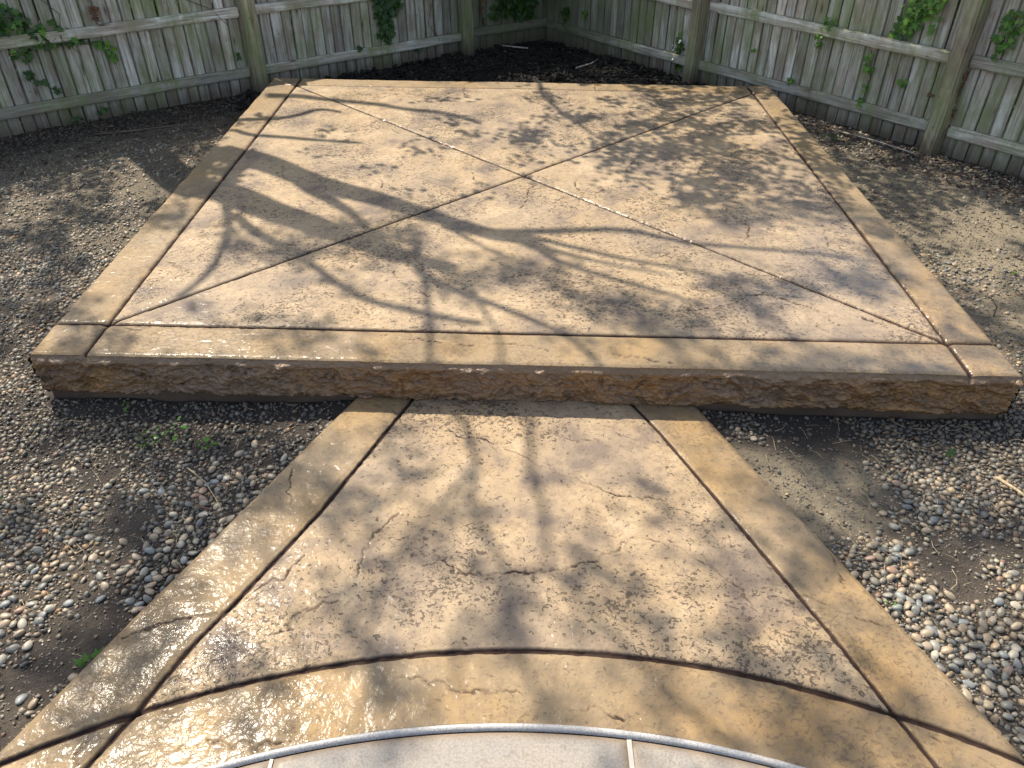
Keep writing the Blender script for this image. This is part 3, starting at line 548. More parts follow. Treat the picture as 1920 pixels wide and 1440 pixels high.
def rough_side(top, nrm, zb, seed, nt=46, name='chiselled_edge'):
    """top: (n,3) points of the top arris; nrm outward 2D normal"""
    n = len(top); T = np.linspace(0, 1, nt)[:, None]
    s = np.concatenate([[0], np.cumsum(np.hypot(np.diff(top[:, 0]), np.diff(top[:, 1])))])[None, :]
    z = top[None, :, 2] * (1 - T) + zb * T
    dz = -(z - top[None, :, 2])
    lipw = 0.030 + 0.016 * fbm(s * 9 + 0 * T, s * 0, seed + 2, 3)
    prof = 0.013 * sstep(0, 0.03, dz)
    body = sstep(lipw, lipw + 0.012, dz)
    W = fbm(s * 11 + 1.3 * fbm(s * 5, z * 9, seed + 7, 2), z * 17 + 2 * vn(s * 3, z * 4, seed + 8), seed + 11, 4)
    rid = 1 - np.abs(fbm(s * 14 + 2.2 * vn(s * 7, z * 14, seed + 3), z * 24 + 1.8 * vn(s * 11, z * 9, seed + 4), seed + 13, 3)) * 2.2
    rid2 = 1 - np.abs(fbm(s * 17 + 2 * vn(s * 13, z * 20, seed + 5), z * 40, seed + 17, 2)) * 2.2
    off = prof + body * (0.022 * W + 0.014 * np.clip(rid, 0, 1) + 0.005 * np.clip(rid2, 0, 1) - 0.010)
    off += (1 - body) * sstep(0.002, 0.02, dz) * (0.004 * fbm(s * 14, z * 12, seed + 19, 3) + 0.026 * np.clip(fbm(s * 15, z * 10, seed + 23, 3), 0, 1) * sstep(0.008, 0.03, dz))
    off -= 0.012 * sstep(0.93, 1.0, T)
    off = off * sstep(0, 0.002, dz)
    rec = body * np.clip(sstep(0.72, 1.0, 1 - np.abs(W) * 5) * 0.55 + (rid < -0.05) * 0.4, 0, 1)
    Xs = top[None, :, 0] + nrm[0] * off; Ys = top[None, :, 1] + nrm[1] * off
    idx = np.arange(n * nt).reshape(nt, n)
    Fc = np.stack([idx[:-1, :-1], idx[1:, :-1], idx[1:, 1:], idx[:-1, 1:]], -1).reshape(-1, 4)
    me = npmesh(name, np.stack([Xs, Ys, z + 0 * Xs], -1).reshape(-1, 3), Fc, M['face'])
    attr(me, 'recess', (rec + 0 * Xs).ravel())
    return me
tp = np.stack([X, Y, Z], -1)
def resamp(a, k):
    i = np.linspace(0, len(a) - 1, (len(a) - 1) * k + 1); j = np.arange(len(a))
    return np.stack([np.interp(i, j, a[:, c]) for c in range(3)], -1)
me = rough_side(resamp(tp[0], 2), (-0.025, -1.0), -0.205, 300)
padlink(link('chiselled_edge', me, pad))
for top, nn, sd_ in ((tp[::-1, 0], (-1, 0), 340), (tp[:, -1], (1, 0), 380), (tp[-1, ::-1], (0.03, 1), 420)):
    padlink(link('chiselled_edge', rough_side(top, nn, -0.215, sd_, 24), pad))
# recessed footing under the slab
def footing():
    bm = bmesh.new(); q = [(FL[0] + .02, FL[1] + .006), (FR[0] - .02, FR[1] + .006), (BR[0] - .03, BR[1] - .03), (BL[0] + .03, BL[1] - .03)]
    n = 40; ring = []
    for k in range(4):
        a, b = q[k], q[(k + 1) % 4]
        for i in range(n): ring.append((a[0] + (b[0] - a[0]) * i / n, a[1] + (b[1] - a[1]) * i / n))
    lo = [bm.verts.new((x + random.uniform(-.004, .004), y + random.uniform(-.006, .006), -.36)) for x, y in ring]
    hi = [bm.verts.new((x + random.uniform(-.003, .003), y + random.uniform(-.003, .003), -.195)) for x, y in ring]
    N = len(ring)
    for i in range(N): bm.faces.new((lo[i], lo[(i + 1) % N], hi[(i + 1) % N], hi[i]))
    me = bpy.data.meshes.new('footing'); bm.to_mesh(me); bm.free(); me.materials.append(M['foot']); return me
padlink(link('footing', footing(), pad))

# ------------------------------------------------------------------ walk
walk = tag(empty('walkway', (0, 0, 0)), kind='structure')
AC, AR = (0.025, -1.577), 3.011        # tooled arc
TC, TR = (0.0, -1.545), 2.738          # outer edge of the pale trim
def walk_map(U, V):
    # u across, v from the pad to the trim arc
    def xe(y): return walk_x(y)
    X = None; Y0 = 2.79
    Yb = np.full(U.shape, 1.0)
    Xc = np.zeros(U.shape)
    for _ in range(8):
        Yv = Y0 + (Yb - Y0) * V; a, b = xe(Yv); Xc = a + (b - a) * U
        ab, bb = xe(Yb); xb = ab + (bb - ab) * U
        Yb = TC[1] + np.sqrt(np.maximum(TR ** 2 - (xb - TC[0]) ** 2, 0.2))
    Yv = Y0 + (Yb - Y0) * V; a, b = xe(Yv)
    return a + (b - a) * U, Yv
LG = [(-0.452, 2.80), (-0.49, 2.683), (-0.747, 2.016), (-0.943, 1.602), (-1.029, 1.438), (-1.116, 1.213), (-1.235, 0.95), (-1.36, 0.6)]
RG = [(0.447, 2.80), (0.508, 2.669), (0.601, 2.48), (0.747, 2.130), (0.89, 1.783), (1.005, 1.503), (1.105, 1.233), (1.19, 1.0), (1.33, 0.6)]
ARC = [(AC[0] + AR * math.sin(a), AC[1] + AR * math.cos(a)) for a in np.linspace(-0.62, 0.62, 70)]
WX, WY, WZm, wrec = surface(walk_map, 540, 360, [(LG, .022, .011), (RG, .019, .010), (ARC, .025, .012)], CRACKS_WALK, 500, ZW)
uu = np.linspace(0, 1, 540)[None, :]; wd = (WX[:, -1] - WX[:, 0])[:, None]
ed = np.minimum(uu, 1 - uu) * wd
WZm = WZm - 0.010 * (1 - sstep(0, 0.02, ed))
dl = np.sign(side((WX, WY), LG[1], LG[5])); 
def poly_side(x, y, pts):
    xs = np.interp(y, [p[1] for p in pts][::-1], [p[0] for p in pts][::-1]); return x - xs
lft = poly_side(WX, WY, LG) < 0; rgt = poly_side(WX, WY, RG) > 0
inside_arc = np.hypot(WX - AC[0], WY - AC[1]) < AR
wb = np.where(lft | rgt | inside_arc, 1.0, 0.0)
def walk_cls(x, y):
    l = poly_side(x, y, LG) < 0; r = poly_side(x, y, RG) > 0; a = np.hypot(x - AC[0], y - AC[1]) < AR
    return np.where(l, 1, np.where(r, 2, 0)) + 3 * a
split_parts('panel', walk, WX, WY, WZm, wrec, wb, walk_cls, M['conc'])
def skirt(pts, zb):
    n = len(pts); V = np.vstack([pts, np.stack([pts[:, 0], pts[:, 1], np.full(n, zb)], -1)]); i = np.arange(n - 1)
    return np.array(V), np.stack([i, i + 1, i + 1 + n, i + n], -1)
wp = np.stack([WX, WY, WZm], -1)
for e in (wp[:, 0], wp[::-1, -1]):
    V, Fc = skirt(e, -0.34); me = npmesh('slab_edge', V, Fc, M['foot']); link('slab_edge', me, walk)

# ------------------------------------------------------------------ round grey terrace at the viewer's feet
terr = tag(empty('terrace', (0, 0, 0)), kind='structure')
def arc_strip(c, r0, r1, a0, a1, n, zf, m):
    A = np.linspace(a0, a1, n)[:, None]; T = np.linspace(0, 1, m)[None, :]; Rr = r0 + (r1 - r0) * T
    Xa = c[0] + Rr * np.sin(A); Ya = c[1] + Rr * np.cos(A); Za = zf(T, A) + 0 * Xa
    idx = np.arange(n * m).reshape(n, m)
    Fc = np.stack([idx[:-1, :-1], idx[:-1, 1:], idx[1:, 1:], idx[1:, :-1]], -1).reshape(-1, 4)[:, ::-1]
    return np.stack([Xa, Ya, Za], -1).reshape(-1, 3), Fc, T, Xa
# half-round trim
V, Fc, T, Xa = arc_strip(TC, TR + 0.002, TR - 0.021, -0.75, 0.75, 160, lambda T, A: ZW - 0.008 + 0.013 * np.sqrt(np.clip(1 - (2 * T - 1) ** 2, 0, 1)) + 0.0006 * vn(A * 90, T * 3, 4), 9)
link('rounded_trim', npmesh('rounded_trim', V, Fc[:, ::-1], M['trim']), terr)
JX = [(-0.683, 1.084, -0.001 / 0.03), (0.320, 1.15, 0.096)]
r_out = TR - 0.025
def slab_piece(xa, xb, name='slab_tile'):
    # grid between two joints, from the trim inwards
    n, mm = 60, 50
    U = np.linspace(0, 1, n)[:, None]; Vv = np.linspace(0, 1, mm)[None, :]
    xt = xa + (xb - xa) * U; yt = TC[1] + np.sqrt(np.maximum(r_out ** 2 - (xt - TC[0]) ** 2, 0.01))
    Yg = yt - (yt + 0.9) * Vv ** 1.6; Xg = xt + 0 * Vv
    du = np.minimum(U, 1 - U) * (xb - xa); dv = (yt - Yg); e = np.minimum(du + 0 * dv, dv)
    Zg = ZW - 0.001 - 0.006 * (1 - sstep(0, 0.012, e)) + 0.001 * fbm(Xg * 3, Yg * 3, 7)
    idx = np.arange(n * mm).reshape(n, mm)
    Fc = np.stack([idx[:-1, :-1], idx[:-1, 1:], idx[1:, 1:], idx[1:, :-1]], -1).reshape(-1, 4)[:, ::-1]
    me = npmesh(name, np.stack([Xg, Yg, Zg], -1).reshape(-1, 3), Fc, M['slab'])
    attr(me, 'recess', ((1 - sstep(0.0, 0.03, e)) * 0.8).ravel()); link(name, me, terr)
slab_piece(-1.68, -0.689); slab_piece(-0.677, 0.310); slab_piece(0.326, 1.30); slab_piece(1.315, 1.75)
for x0, x1 in ((-0.688, -0.678), (0.311, 0.325), (1.301, 1.314)):
    y1 = TC[1] + math.sqrt(r_out ** 2 - (0.5 * (x0 + x1)) ** 2)
    V = np.array([(x0, -0.9, ZW - .003), (x1, -0.9, ZW - .003), (x1, y1, ZW - .003), (x0, y1, ZW - .003), (x0, -0.9, ZW - .02), (x1, -0.9, ZW - .02), (x1, y1, ZW - .02), (x0, y1, ZW - .02)])
    Fc = np.array([(0, 1, 2, 3), (0, 4, 5, 1), (1, 5, 6, 2), (2, 6, 7, 3), (3, 7, 4, 0)])
    link('joint_strip', npmesh('joint_strip', V, Fc, M['joint'], False), terr)

# ------------------------------------------------------------------ pebbles
def ico(sub):
    bm = bmesh.new(); bmesh.ops.create_icosphere(bm, subdivisions=sub, radius=1.0)
    V = np.array([v.co[:] for v in bm.verts]); Fc = np.array([[v.index for v in f.verts] for f in bm.faces]); bm.free(); return V, Fc
def octa():
    bm = bmesh.new(); vs_ = [bm.verts.new(v) for v in ((1, 0, 0), (-1, 0, 0), (0, 1, 0), (0, -1, 0), (0, 0, 1), (0, 0, -1))]
    for f in ((0, 2, 4), (2, 1, 4), (1, 3, 4), (3, 0, 4), (2, 0, 5), (1, 2, 5), (3, 1, 5), (0, 3, 5)): bm.faces.new([vs_[i] for i in f])
    bmesh.ops.subdivide_edges(bm, edges=bm.edges[:], cuts=1, use_grid_fill=True)
    bmesh.ops.triangulate(bm, faces=bm.faces[:]); bm.verts.index_update()
    V = np.array([v.co[:] for v in bm.verts]); V /= np.linalg.norm(V, axis=1)[:, None]; Fc = np.array([[v.index for v in f.verts] for f in bm.faces]); bm.free(); return V, Fc
IV0, IF0 = octa(); IV1, IF1 = ico(1); IV2, IF2 = ico(2)
TINTS = np.array([(0.32, 0.26, 0.185), (0.20, 0.185, 0.15), (0.19, 0.19, 0.17), (0.35, 0.27, 0.175), (0.41, 0.37, 0.29), (0.10, 0.10, 0.098), (0.24, 0.145, 0.095), (0.14, 0.155, 0.16), (0.26, 0.245, 0.205), (0.48, 0.44, 0.36), (0.34, 0.195, 0.085)])
TP = np.array([.18, .16, .14, .13, .08, .09, .04, .05, .08, .03, .02])
def peb_density(X, Y):
    """relative cover 0..1 of river pebbles"""
    n = fbm(X * 1.7, Y * 1.7, 61, 3); n2 = fbm(X * 4, Y * 4, 66, 3)
    d = np.zeros(X.shape)
    left = X < 0; d1, d2 = far_fence_d(X, Y)
    d = np.where(left, 0.66 + 1.5 * n + 1.0 * n2, d)
    d = np.where(left & (Y > 3.1), 0.38 + 1.0 * n + 0.6 * n2, d); d = np.where(left & (Y < 2.75) & (Y > 2.22 + 0.3 * n) & (X > -2.3), d * 0.55, d)
    d = np.where(left & (X > -2.55) & (Y > 2.7) & (Y < 4.2), 0.35 + 0.6 * n, d)
    rf = (~left) & (Y < 2.95)
    d = np.where(rf, 0.70 + 1.5 * n + 1.0 * n2, d)
    sand = np.hypot((X - 1.12) / 0.36, (Y - 2.27) / 0.42)
    d = np.where(rf & (X < 1.9), d * sstep(0.75, 1.25, sand + 0.3 * n2), d)
    rb = (~left) & (Y >= 2.95)
    d = np.where(rb, 0.14 + 0.45 * n + 0.2 * n2, d)
    d = np.where(rb & (d2 < 0.75), 0.62 + 0.5 * n, d)
    d = np.where((Y > 6.95) & (np.abs(X) < 2.1), 0.05, d)
    d = np.where(left & (d1 < 0.6) & (Y > 6), 0.25, d)
    return np.clip(d, 0.02, 1)
def scatter(n, rmin, rmax, pw, seed, dens=True, region=(-4.6, 4.2, 0.75, 9.3)):
    r = np.random.default_rng(seed)
    x = r.uniform(region[0], region[1], n); y = r.uniform(region[2], region[3], n)
    ok = ~in_pad(x, y, 0.004) & ~in_walk(x, y, 0.012)
    ok &= ~((y < 1.15) & (np.hypot(x, y + 1.54) < 2.76))
    d1, d2 = far_fence_d(x, y); ok &= (d1 > 0.03) & (d2 > 0.03)
    # only what the lens or a side step could see
    ok &= np.abs(x) < 1.75 + 0.62 * y
    keep = r.uniform(0, 1, n) < (peb_density(x, y) if dens else 1.0)
    ok &= keep; x = x[ok]; y = y[ok]
    rad = rmin + (rmax - rmin) * r.uniform(0, 1, len(x)) ** pw
    return x, y, rad, r
def rots(r, n, tilt=0.45):
    a = r.uniform(0, 2 * np.pi, n); b = r.normal(0, tilt, n); c = r.normal(0, tilt, n)
    ca, sa, cb, sb, cc, sc = np.cos(a), np.sin(a), np.cos(b), np.sin(b), np.cos(c), np.sin(c); o = np.ones(n); z = np.zeros(n)
    Rz = np.stack([ca, -sa, z, sa, ca, z, z, z, o], -1).reshape(n, 3, 3); Rx = np.stack([o, z, z, z, cb, -sb, z, sb, cb], -1).reshape(n, 3, 3)
    Ry_ = np.stack([cc, z, sc, z, o, z, -sc, z, cc], -1).reshape(n, 3, 3)
    return Rx @ Ry_ @ Rz
def pebble_cloud(name, x, y, rad, r, V0, F0, sink=0.35, lift=0.0, parent=None, tint=None, ang=False):
    n = len(x); m_ = len(V0)
    sc = np.stack([rad * r.uniform(0.85, 1.25, n), rad * r.uniform(0.62, 0.95, n), rad * r.uniform(0.34, 0.62, n)], -1)
    if ang: sc[:, 2] *= 1.2
    # superellipsoid-ish jitter per pebble
    k = r.integers(0, 12, n); jit = 1 + (0.22 if ang else 0.10) * r.normal(0, 1, (12, m_)).clip(-1.5, 1.5)
    Vb = V0[None] * jit[k][..., None] * sc[:, None, :]
    Vb = np.einsum('nij,nmj->nmi', rots(r, n), Vb)
    z = ground_z(x, y) + sc[:, 2] * (1 - sink * 2) + lift
    Vb = Vb + np.stack([x, y, z], -1)[:, None, :]
    Fb = F0[None] + (np.arange(n) * m_)[:, None, None]
    me = npmesh(name, Vb.reshape(-1, 3), Fb.reshape(-1, 3), M['peb'], not ang, 3)
    if tint is None:
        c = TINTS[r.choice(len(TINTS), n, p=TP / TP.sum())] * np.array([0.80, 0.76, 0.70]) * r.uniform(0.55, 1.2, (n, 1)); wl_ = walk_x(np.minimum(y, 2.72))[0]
        peb_shade = sstep(0.55, 0.25, np.minimum(2.75 - y, 9)) * (y < 2.8); peb_shade = np.maximum(peb_shade, sstep(1.0, 0.5, far_fence_d(x, y)[0]) * (x < 0))
        peb_shade = np.maximum(peb_shade, 0.7 * sstep(0.42, 0.15, np.abs(x - wl_)) * (x < wl_) * (y < 2.8) * (y > 1.35)); c = c * (1 - 0.62 * peb_shade)[:, None]  # pebbles in the same zones darkened, shade painted into their tint
    else: c = np.array(tint)[None] * r.uniform(0.6, 1.3, (n, 1))
    attr(me, 'tint', np.repeat(c, m_, 0), 'FLOAT_COLOR')
    return link(name, me, parent)
def thin(x, y, rad, r, k=0.82):
    """drop pebbles that overlap a bigger one too much"""
    o = np.argsort(-rad); cell = 0.04; grid = {}; keep = []
    for i in o:
        cx, cy = int(x[i] // cell), int(y[i] // cell); ok = True
        for a in (-1, 0, 1):
            for b in (-1, 0, 1):
                for j in grid.get((cx + a, cy + b), ()):
                    if (x[i] - x[j]) ** 2 + (y[i] - y[j]) ** 2 < (k * (rad[i] + rad[j]) * 0.86) ** 2: ok = False; break
                if not ok: break
            if not ok: break
        if ok: grid.setdefault((cx, cy), []).append(i); keep.append(i)
    return np.array(keep)
x1, y1, r1, r = scatter(330000, 0.0042, 0.0185, 2.6, 5, True, (-3.4, 3.4, 0.95, 4.3))
x2, y2, r2, r = scatter(95000, 0.0055, 0.018, 2.2, 6, True, (-4.6, 4.4, 4.3, 9.3))
x, y, rad = np.concatenate([x1, x2]), np.concatenate([y1, y2]), np.concatenate([r1, r2])
kp = thin(x, y, rad, r, 0.80); x, y, rad = x[kp], y[kp], rad[kp]
dist = np.sqrt(x ** 2 + y ** 2 + 2.2 ** 2)
big = np.argsort(-(rad / dist))
inview = (np.abs(x) < 0.30 + 0.62 * y + 0.6) & (y > 1.1)
big = [i for i in big if inview[i]][:300]
mask = np.ones(len(x), bool); mask[big] = False
far = (y > 3.6) | (rad < 0.0105)
print('pebbles', len(x), 'small', far.sum())
mk = mask & ~far
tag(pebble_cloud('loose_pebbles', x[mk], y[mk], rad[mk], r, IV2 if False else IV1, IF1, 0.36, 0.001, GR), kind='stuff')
mk = mask & far
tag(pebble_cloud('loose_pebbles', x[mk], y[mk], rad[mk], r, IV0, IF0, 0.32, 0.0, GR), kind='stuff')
# the largest three hundred, each on its own
protos = []
for k in range(10):
    j = 1 + 0.09 * rng.normal(0, 1, len(IV2)).clip(-1.2, 1.2) * 0.6
    low = 1 + 0.16 * np.sin(IV2[:, 0] * 2.1 + k) * np.cos(IV2[:, 1] * 1.7 + 2 * k)
    V = IV2 * (j * low)[:, None]
    protos.append(npmesh('pebble', V, IF2, M['peb1'], True, 3))
for i in big:
    o = link('pebble', protos[int(rng.integers(10))], GR)
    s = rad[i]; sz = s * rng.uniform(0.42, 0.68)
    o.scale = (s * rng.uniform(.95, 1.3), s * rng.uniform(.65, .95), sz)
    o.location = (x[i], y[i], float(ground_z(np.array([x[i]]), np.array([y[i]]))[0]) + sz * 0.42)
    o.rotation_euler = (rng.normal(0, .3), rng.normal(0, .3), rng.uniform(0, 6.28))
# grit between them
x, y, rad, r = scatter(70000, 0.003, 0.009, 1.8, 10, False, (-4.2, 4.2, 0.95, 6.6))
tag(pebble_cloud('soil_crumbs', x, y, rad, r, np.array([(1, 0, 0), (-1, 0, 0), (0, 1, 0), (0, -1, 0), (0, 0, 1), (0, 0, -1)], float) * 1.0, np.array([(0, 2, 4), (2, 1, 4), (1, 3, 4), (3, 0, 4)]), 0.25, 0.0, GR, (0.10, 0.078, 0.058), True), kind='stuff')
x, y, rad, r = scatter(60000, 0.0025, 0.007, 1.6, 9, False)
mk = (y < 6.9) ; x, y, rad = x[mk], y[mk], rad[mk]
OV = np.array([(1, 0, 0), (-1, 0, 0), (0, 1, 0), (0, -1, 0), (0, 0, 1), (0, 0, -1)], float); OF = np.array([(0, 2, 4), (2, 1, 4), (1, 3, 4), (3, 0, 4), (2, 0, 5), (1, 2, 5), (3, 1, 5), (0, 3, 5)])
tag(pebble_cloud('grit', x, y, rad, r, OV, OF, 0.2, 0.0, GR, None, True), kind='stuff')

# chips of bark and leaf litter by the fences
def chips(name, pts, mat, smin, smax, seed, lift=0.012):
    r = np.random.default_rng(seed); n = len(pts)
    B = np.array([(-1, -1, -1), (1, -1, -1), (1, 1, -1), (-1, 1, -1), (-.8, -.9, 1), (.9, -.8, 1), (.8, .9, 1), (-.9, .8, 1)], float)
    BF = np.array([(0, 3, 2, 1), (4, 5, 6, 7), (0, 1, 5, 4), (1, 2, 6, 5), (2, 3, 7, 6), (3, 0, 4, 7)])
    L = r.uniform(smin, smax, n); sc = np.stack([L, L * r.uniform(0.15, 0.5, n), L * r.uniform(0.05, 0.14, n)], -1)
    V = np.einsum('nij,nmj->nmi', rots(r, n, 0.35), B[None] * sc[:, None, :])
    z = ground_z(pts[:, 0], pts[:, 1]) + r.uniform(0.2, 1, n) * lift
    V = V + np.stack([pts[:, 0], pts[:, 1], z], -1)[:, None]
    me = npmesh(name, V.reshape(-1, 3), (BF[None] + (np.arange(n) * 8)[:, None, None]).reshape(-1, 4), mat, False)
    return link(name, me)
r = np.random.default_rng(31)
q = np.stack([r.uniform(-2.6, 2.3, 9000), r.uniform(6.9, 9.4, 9000)], -1); d1, d2 = far_fence_d(q[:, 0], q[:, 1])
q = q[(d1 > 0.01) & (d2 > 0.01) & ~in_pad(q[:, 0], q[:, 1], 0.02)]
tag(chips('mulch', q, M['mulch'], 0.012, 0.04, 32, 0.03), 'dark shredded bark mulch filling the corner behind the pad', 'mulch', kind='stuff')
q = np.stack([r.uniform(-4.8, -2.2, 5200), r.uniform(4.8, 7.6, 5200)], -1); d1, d2 = far_fence_d(q[:, 0], q[:, 1])
q1 = q[(d1 > 0.01) & (d1 < 0.95) & (r.uniform(0, 1, len(d1)) < 1.15 - d1)]
q = np.stack([r.uniform(1.9, 4.6, 5200), r.uniform(3.6, 7.6, 5200)], -1); d1, d2 = far_fence_d(q[:, 0], q[:, 1])
q2 = q[(d2 > 0.01) & (d2 < 0.6) & ~in_pad(q[:, 0], q[:, 1], 0.02)]
q = np.vstack([q1, q2[:1500]])
tag(chips('leaf_litter', q, M['chip'], 0.006, 0.028, 33, 0.015), 'brown leaf litter and bark chips along the foot of the fences', 'litter', kind='stuff')
q = np.stack([r.uniform(-3.6, 3.4, 2600), r.uniform(1.1, 6.5, 2600)], -1)
q = q[~in_pad(q[:, 0], q[:, 1], 0.03) & ~in_walk(q[:, 0], q[:, 1], 0.02) & (np.abs(q[:, 0]) < 0.9 + 0.62 * q[:, 1]) & (np.hypot(q[:, 0], q[:, 1] + 1.54) > 2.8)][:700]
def straws(name, pts, mat, l0, l1, w, seed):
    r = np.random.default_rng(seed); n = len(pts); a = r.uniform(0, np.pi, n); L = r.uniform(l0, l1, n); bend = r.normal(0, 0.18, n)
    T = np.array([-1, -0.3, 0.3, 1.0]); ca, sa = np.cos(a)[:, None], np.sin(a)[:, None]
    lx = L[:, None] * T * 0.5; ly = bend[:, None] * L[:, None] * (T ** 2 - 0.4) * 0.6
    cx = pts[:, 0:1] + lx * ca - ly * sa; cy = pts[:, 1:2] + lx * sa + ly * ca
    cz = ground_z(cx, cy) + 0.012 + 0.010 * r.uniform(0, 1, (n, 4))
    ww = w * r.uniform(0.6, 1.2, (n, 1))
    k = []
    for dx, dz in ((-1, 0), (1, 0), (0, 1.2)):
        k.append(np.stack([cx - sa * dx * ww, cy + ca * dx * ww, cz + dz * ww], -1))
    V = np.stack(k, 2).reshape(n, 12, 3); Fc = []
    for i in range(3):
        for j in range(3):
            a0 = i * 3 + j; b0 = i * 3 + (j + 1) % 3; Fc.append((a0, b0, b0 + 3, a0 + 3))
    Fc = np.array(Fc)
    return link(name, npmesh(name, V.reshape(-1, 3), (Fc[None] + (np.arange(n) * 12)[:, None, None]).reshape(-1, 4), mat, True))
tag(straws('dry_grass', q, M['straw'], 0.03, 0.11, 0.0011, 35), 'dry grass blades and thin straws strewn over the gravel', 'straw', kind='stuff')

def tube(name, pts, radii, mat, parent=None, seg=8):
    pts = [Vector(p) for p in pts]; n = len(pts)
    if not isinstance(radii, (list, tuple)): radii = [radii] * n
    V = []; Fc = []; up = Vector((0, 0, 1)); prev = None
    for i, p in enumerate(pts):
        d = (pts[min(i + 1, n - 1)] - pts[max(i - 1, 0)]).normalized()
        if prev is None:
            s = d.cross(up if abs(d.z) < 0.9 else Vector((1, 0, 0))).normalized()
        else: s = (prev - d * prev.dot(d)).normalized()
        prev = s; t = d.cross(s)
        for k in range(seg):
            a = 2 * math.pi * k / seg; V.append(p + (s * math.cos(a) + t * math.sin(a)) * radii[i])
    for i in range(n - 1):
        for k in range(seg): Fc.append((i * seg + k, i * seg + (k + 1) % seg, (i + 1) * seg + (k + 1) % seg, (i + 1) * seg + k))
    me = npmesh(name, np.array([v[:] for v in V]), np.array(Fc), mat)
    bm = bmesh.new(); bm.from_mesh(me); bm.verts.ensure_lookup_table()
    bm.faces.new([bm.verts[k] for k in range(seg)][::-1]); bm.faces.new([bm.verts[(n - 1) * seg + k] for k in range(seg)]); bm.to_mesh(me); bm.free()
    return link(name, me, parent)
def gz(x, y): return float(ground_z(np.array([float(x)]), np.array([float(y)]))[0])
def stick(name, pts, r0, mat, label, cat='stick', lift=0.012, group=None):
    P = [(a, b, gz(a, b) + lift + (c[0] if c else 0)) for a, b, *c in pts]
    n = len(P); o = tube(name, P, [r0 * (1 - 0.4 * i / n) for i in range(n)], mat, None, 6); return tag(o, label, cat, group)
stick('stick', [(-0.22, 9.16), (-0.08, 9.11), (0.06, 9.02)], .010, M['pale'], 'pale stick lying on the mulch in the fence corner, the one nearest the corner ivy', lift=0.04)
stick('stick', [(-1.46, 8.68), (-1.33, 8.70), (-1.2, 8.62)], .010, M['pale'], 'pale curved stick on the mulch at the foot of the left fence post', lift=0.04)
stick('stick', [(0.55, 8.25), (0.72, 8.40), (0.80, 8.56)], .008, M['pale'], 'thin pale stick on the mulch towards the right fence', lift=0.04)
stick('twig', [(2.52, 3.53, -.01), (2.54, 3.56, .03), (2.50, 3.58, .07), (2.53, 3.6, .11)], .004, M['twig'], 'thin dark twig standing up in the sandy soil right of the pad', 'twig')
stick('straw_blade', [(1.93, 2.28), (1.97, 2.20), (2.0, 2.12)], .007, M['straw'], 'broad cream straw blade lying on the gravel at the right edge', 'straw')
stick('twig', [(-1.35, 2.29), (-1.26, 2.22), (-1.17, 2.10), (-1.13, 2.04)], .0025, M['straw'], 'long pale grass stalk on the gravel left of the walk', 'twig')
cur = [(-1.20 + .055 * math.cos(t) * (1 + .1 * t), 2.13 + .07 * math.sin(t), .01 * math.sin(2 * t)) for t in np.linspace(0, 5.2, 16)]
stick('root', cur, .003, M['dry'], 'curled red brown root lying on the gravel beside the walk', 'root')
stick('twig', [(-3.5, 6.28), (-3.3, 6.32), (-3.0, 6.45), (-2.75, 6.5)], .006, M['twig'], 'brown twig lying along the litter below the left fence', 'twig')
stick('twig', [(2.62, 6.36), (2.85, 6.12), (3.05, 5.86)], .006, M['pale'], 'pale thin branch leaning along the foot of the right fence', 'twig', lift=.03)

# ------------------------------------------------------------------ fences
def board_mesh(seed):
    r = np.random.default_rng(seed); n = 9; w = 0.05; t = 0.009; H = 1.33
    V = []
    for i in range(n):
        zz = H * i / (n - 1)
        e0 = 0.0018 * r.normal(); e1 = 0.0018 * r.normal()
        V += [(-w + e0, -t, zz), (-w + 0.005 + e0, -t - 0.004, zz), (w - 0.005 + e1, -t - 0.004, zz), (w + e1, -t, zz), (w + e1, t, zz), (-w + e0, t, zz)]
    Fc = []
    for i in range(n - 1):
        for k in range(6): a = i * 6 + k; b = i * 6 + (k + 1) % 6; Fc.append((a, b, b + 6, a + 6))
    me = npmesh('board', np.array(V), np.array(Fc), M['board'], False)
    return me
BM = [board_mesh(200 + k) for k in range(8)]
def box_mesh(name, sx, sy, sz, mat, bev=0.006, z0=0.0, warp=0.0, seed=0):
    bm = bmesh.new(); n = 8
    bmesh.ops.create_cube(bm, size=1.0)
    for v in bm.verts: v.co = Vector((v.co.x * sx, v.co.y * sy, (v.co.z + 0.5) * sz + z0))
    ax = max((sx, 0), (sy, 1), (sz, 2))[1]
    long_e = [e for e in bm.edges if abs((e.verts[0].co - e.verts[1].co)[ax]) > 0.5 * (sx, sy, sz)[ax]]
    bmesh.ops.subdivide_edges(bm, edges=long_e, cuts=n)
    r = random.Random(seed)
    offs = {}
    for v in bm.verts:
        k = round(v.co[ax], 3)
        if k not in offs: offs[k] = (r.gauss(0, warp), r.gauss(0, warp))
        if ax == 0: v.co.y += offs[k][0]; v.co.z += offs[k][1]
        else: v.co.x += offs[k][0]; v.co.y += offs[k][1]
    es = [e for e in bm.edges if len(e.link_faces) == 2 and e.calc_face_angle(0) > 0.8]
    bmesh.ops.bevel(bm, geom=es, offset=bev, segments=2, affect='EDGES')
    me = bpy.data.meshes.new(name); bm.to_mesh(me); bm.free(); me.materials.append(mat)
    return me
ZT = 1.02                                   # top of the boards above the pad
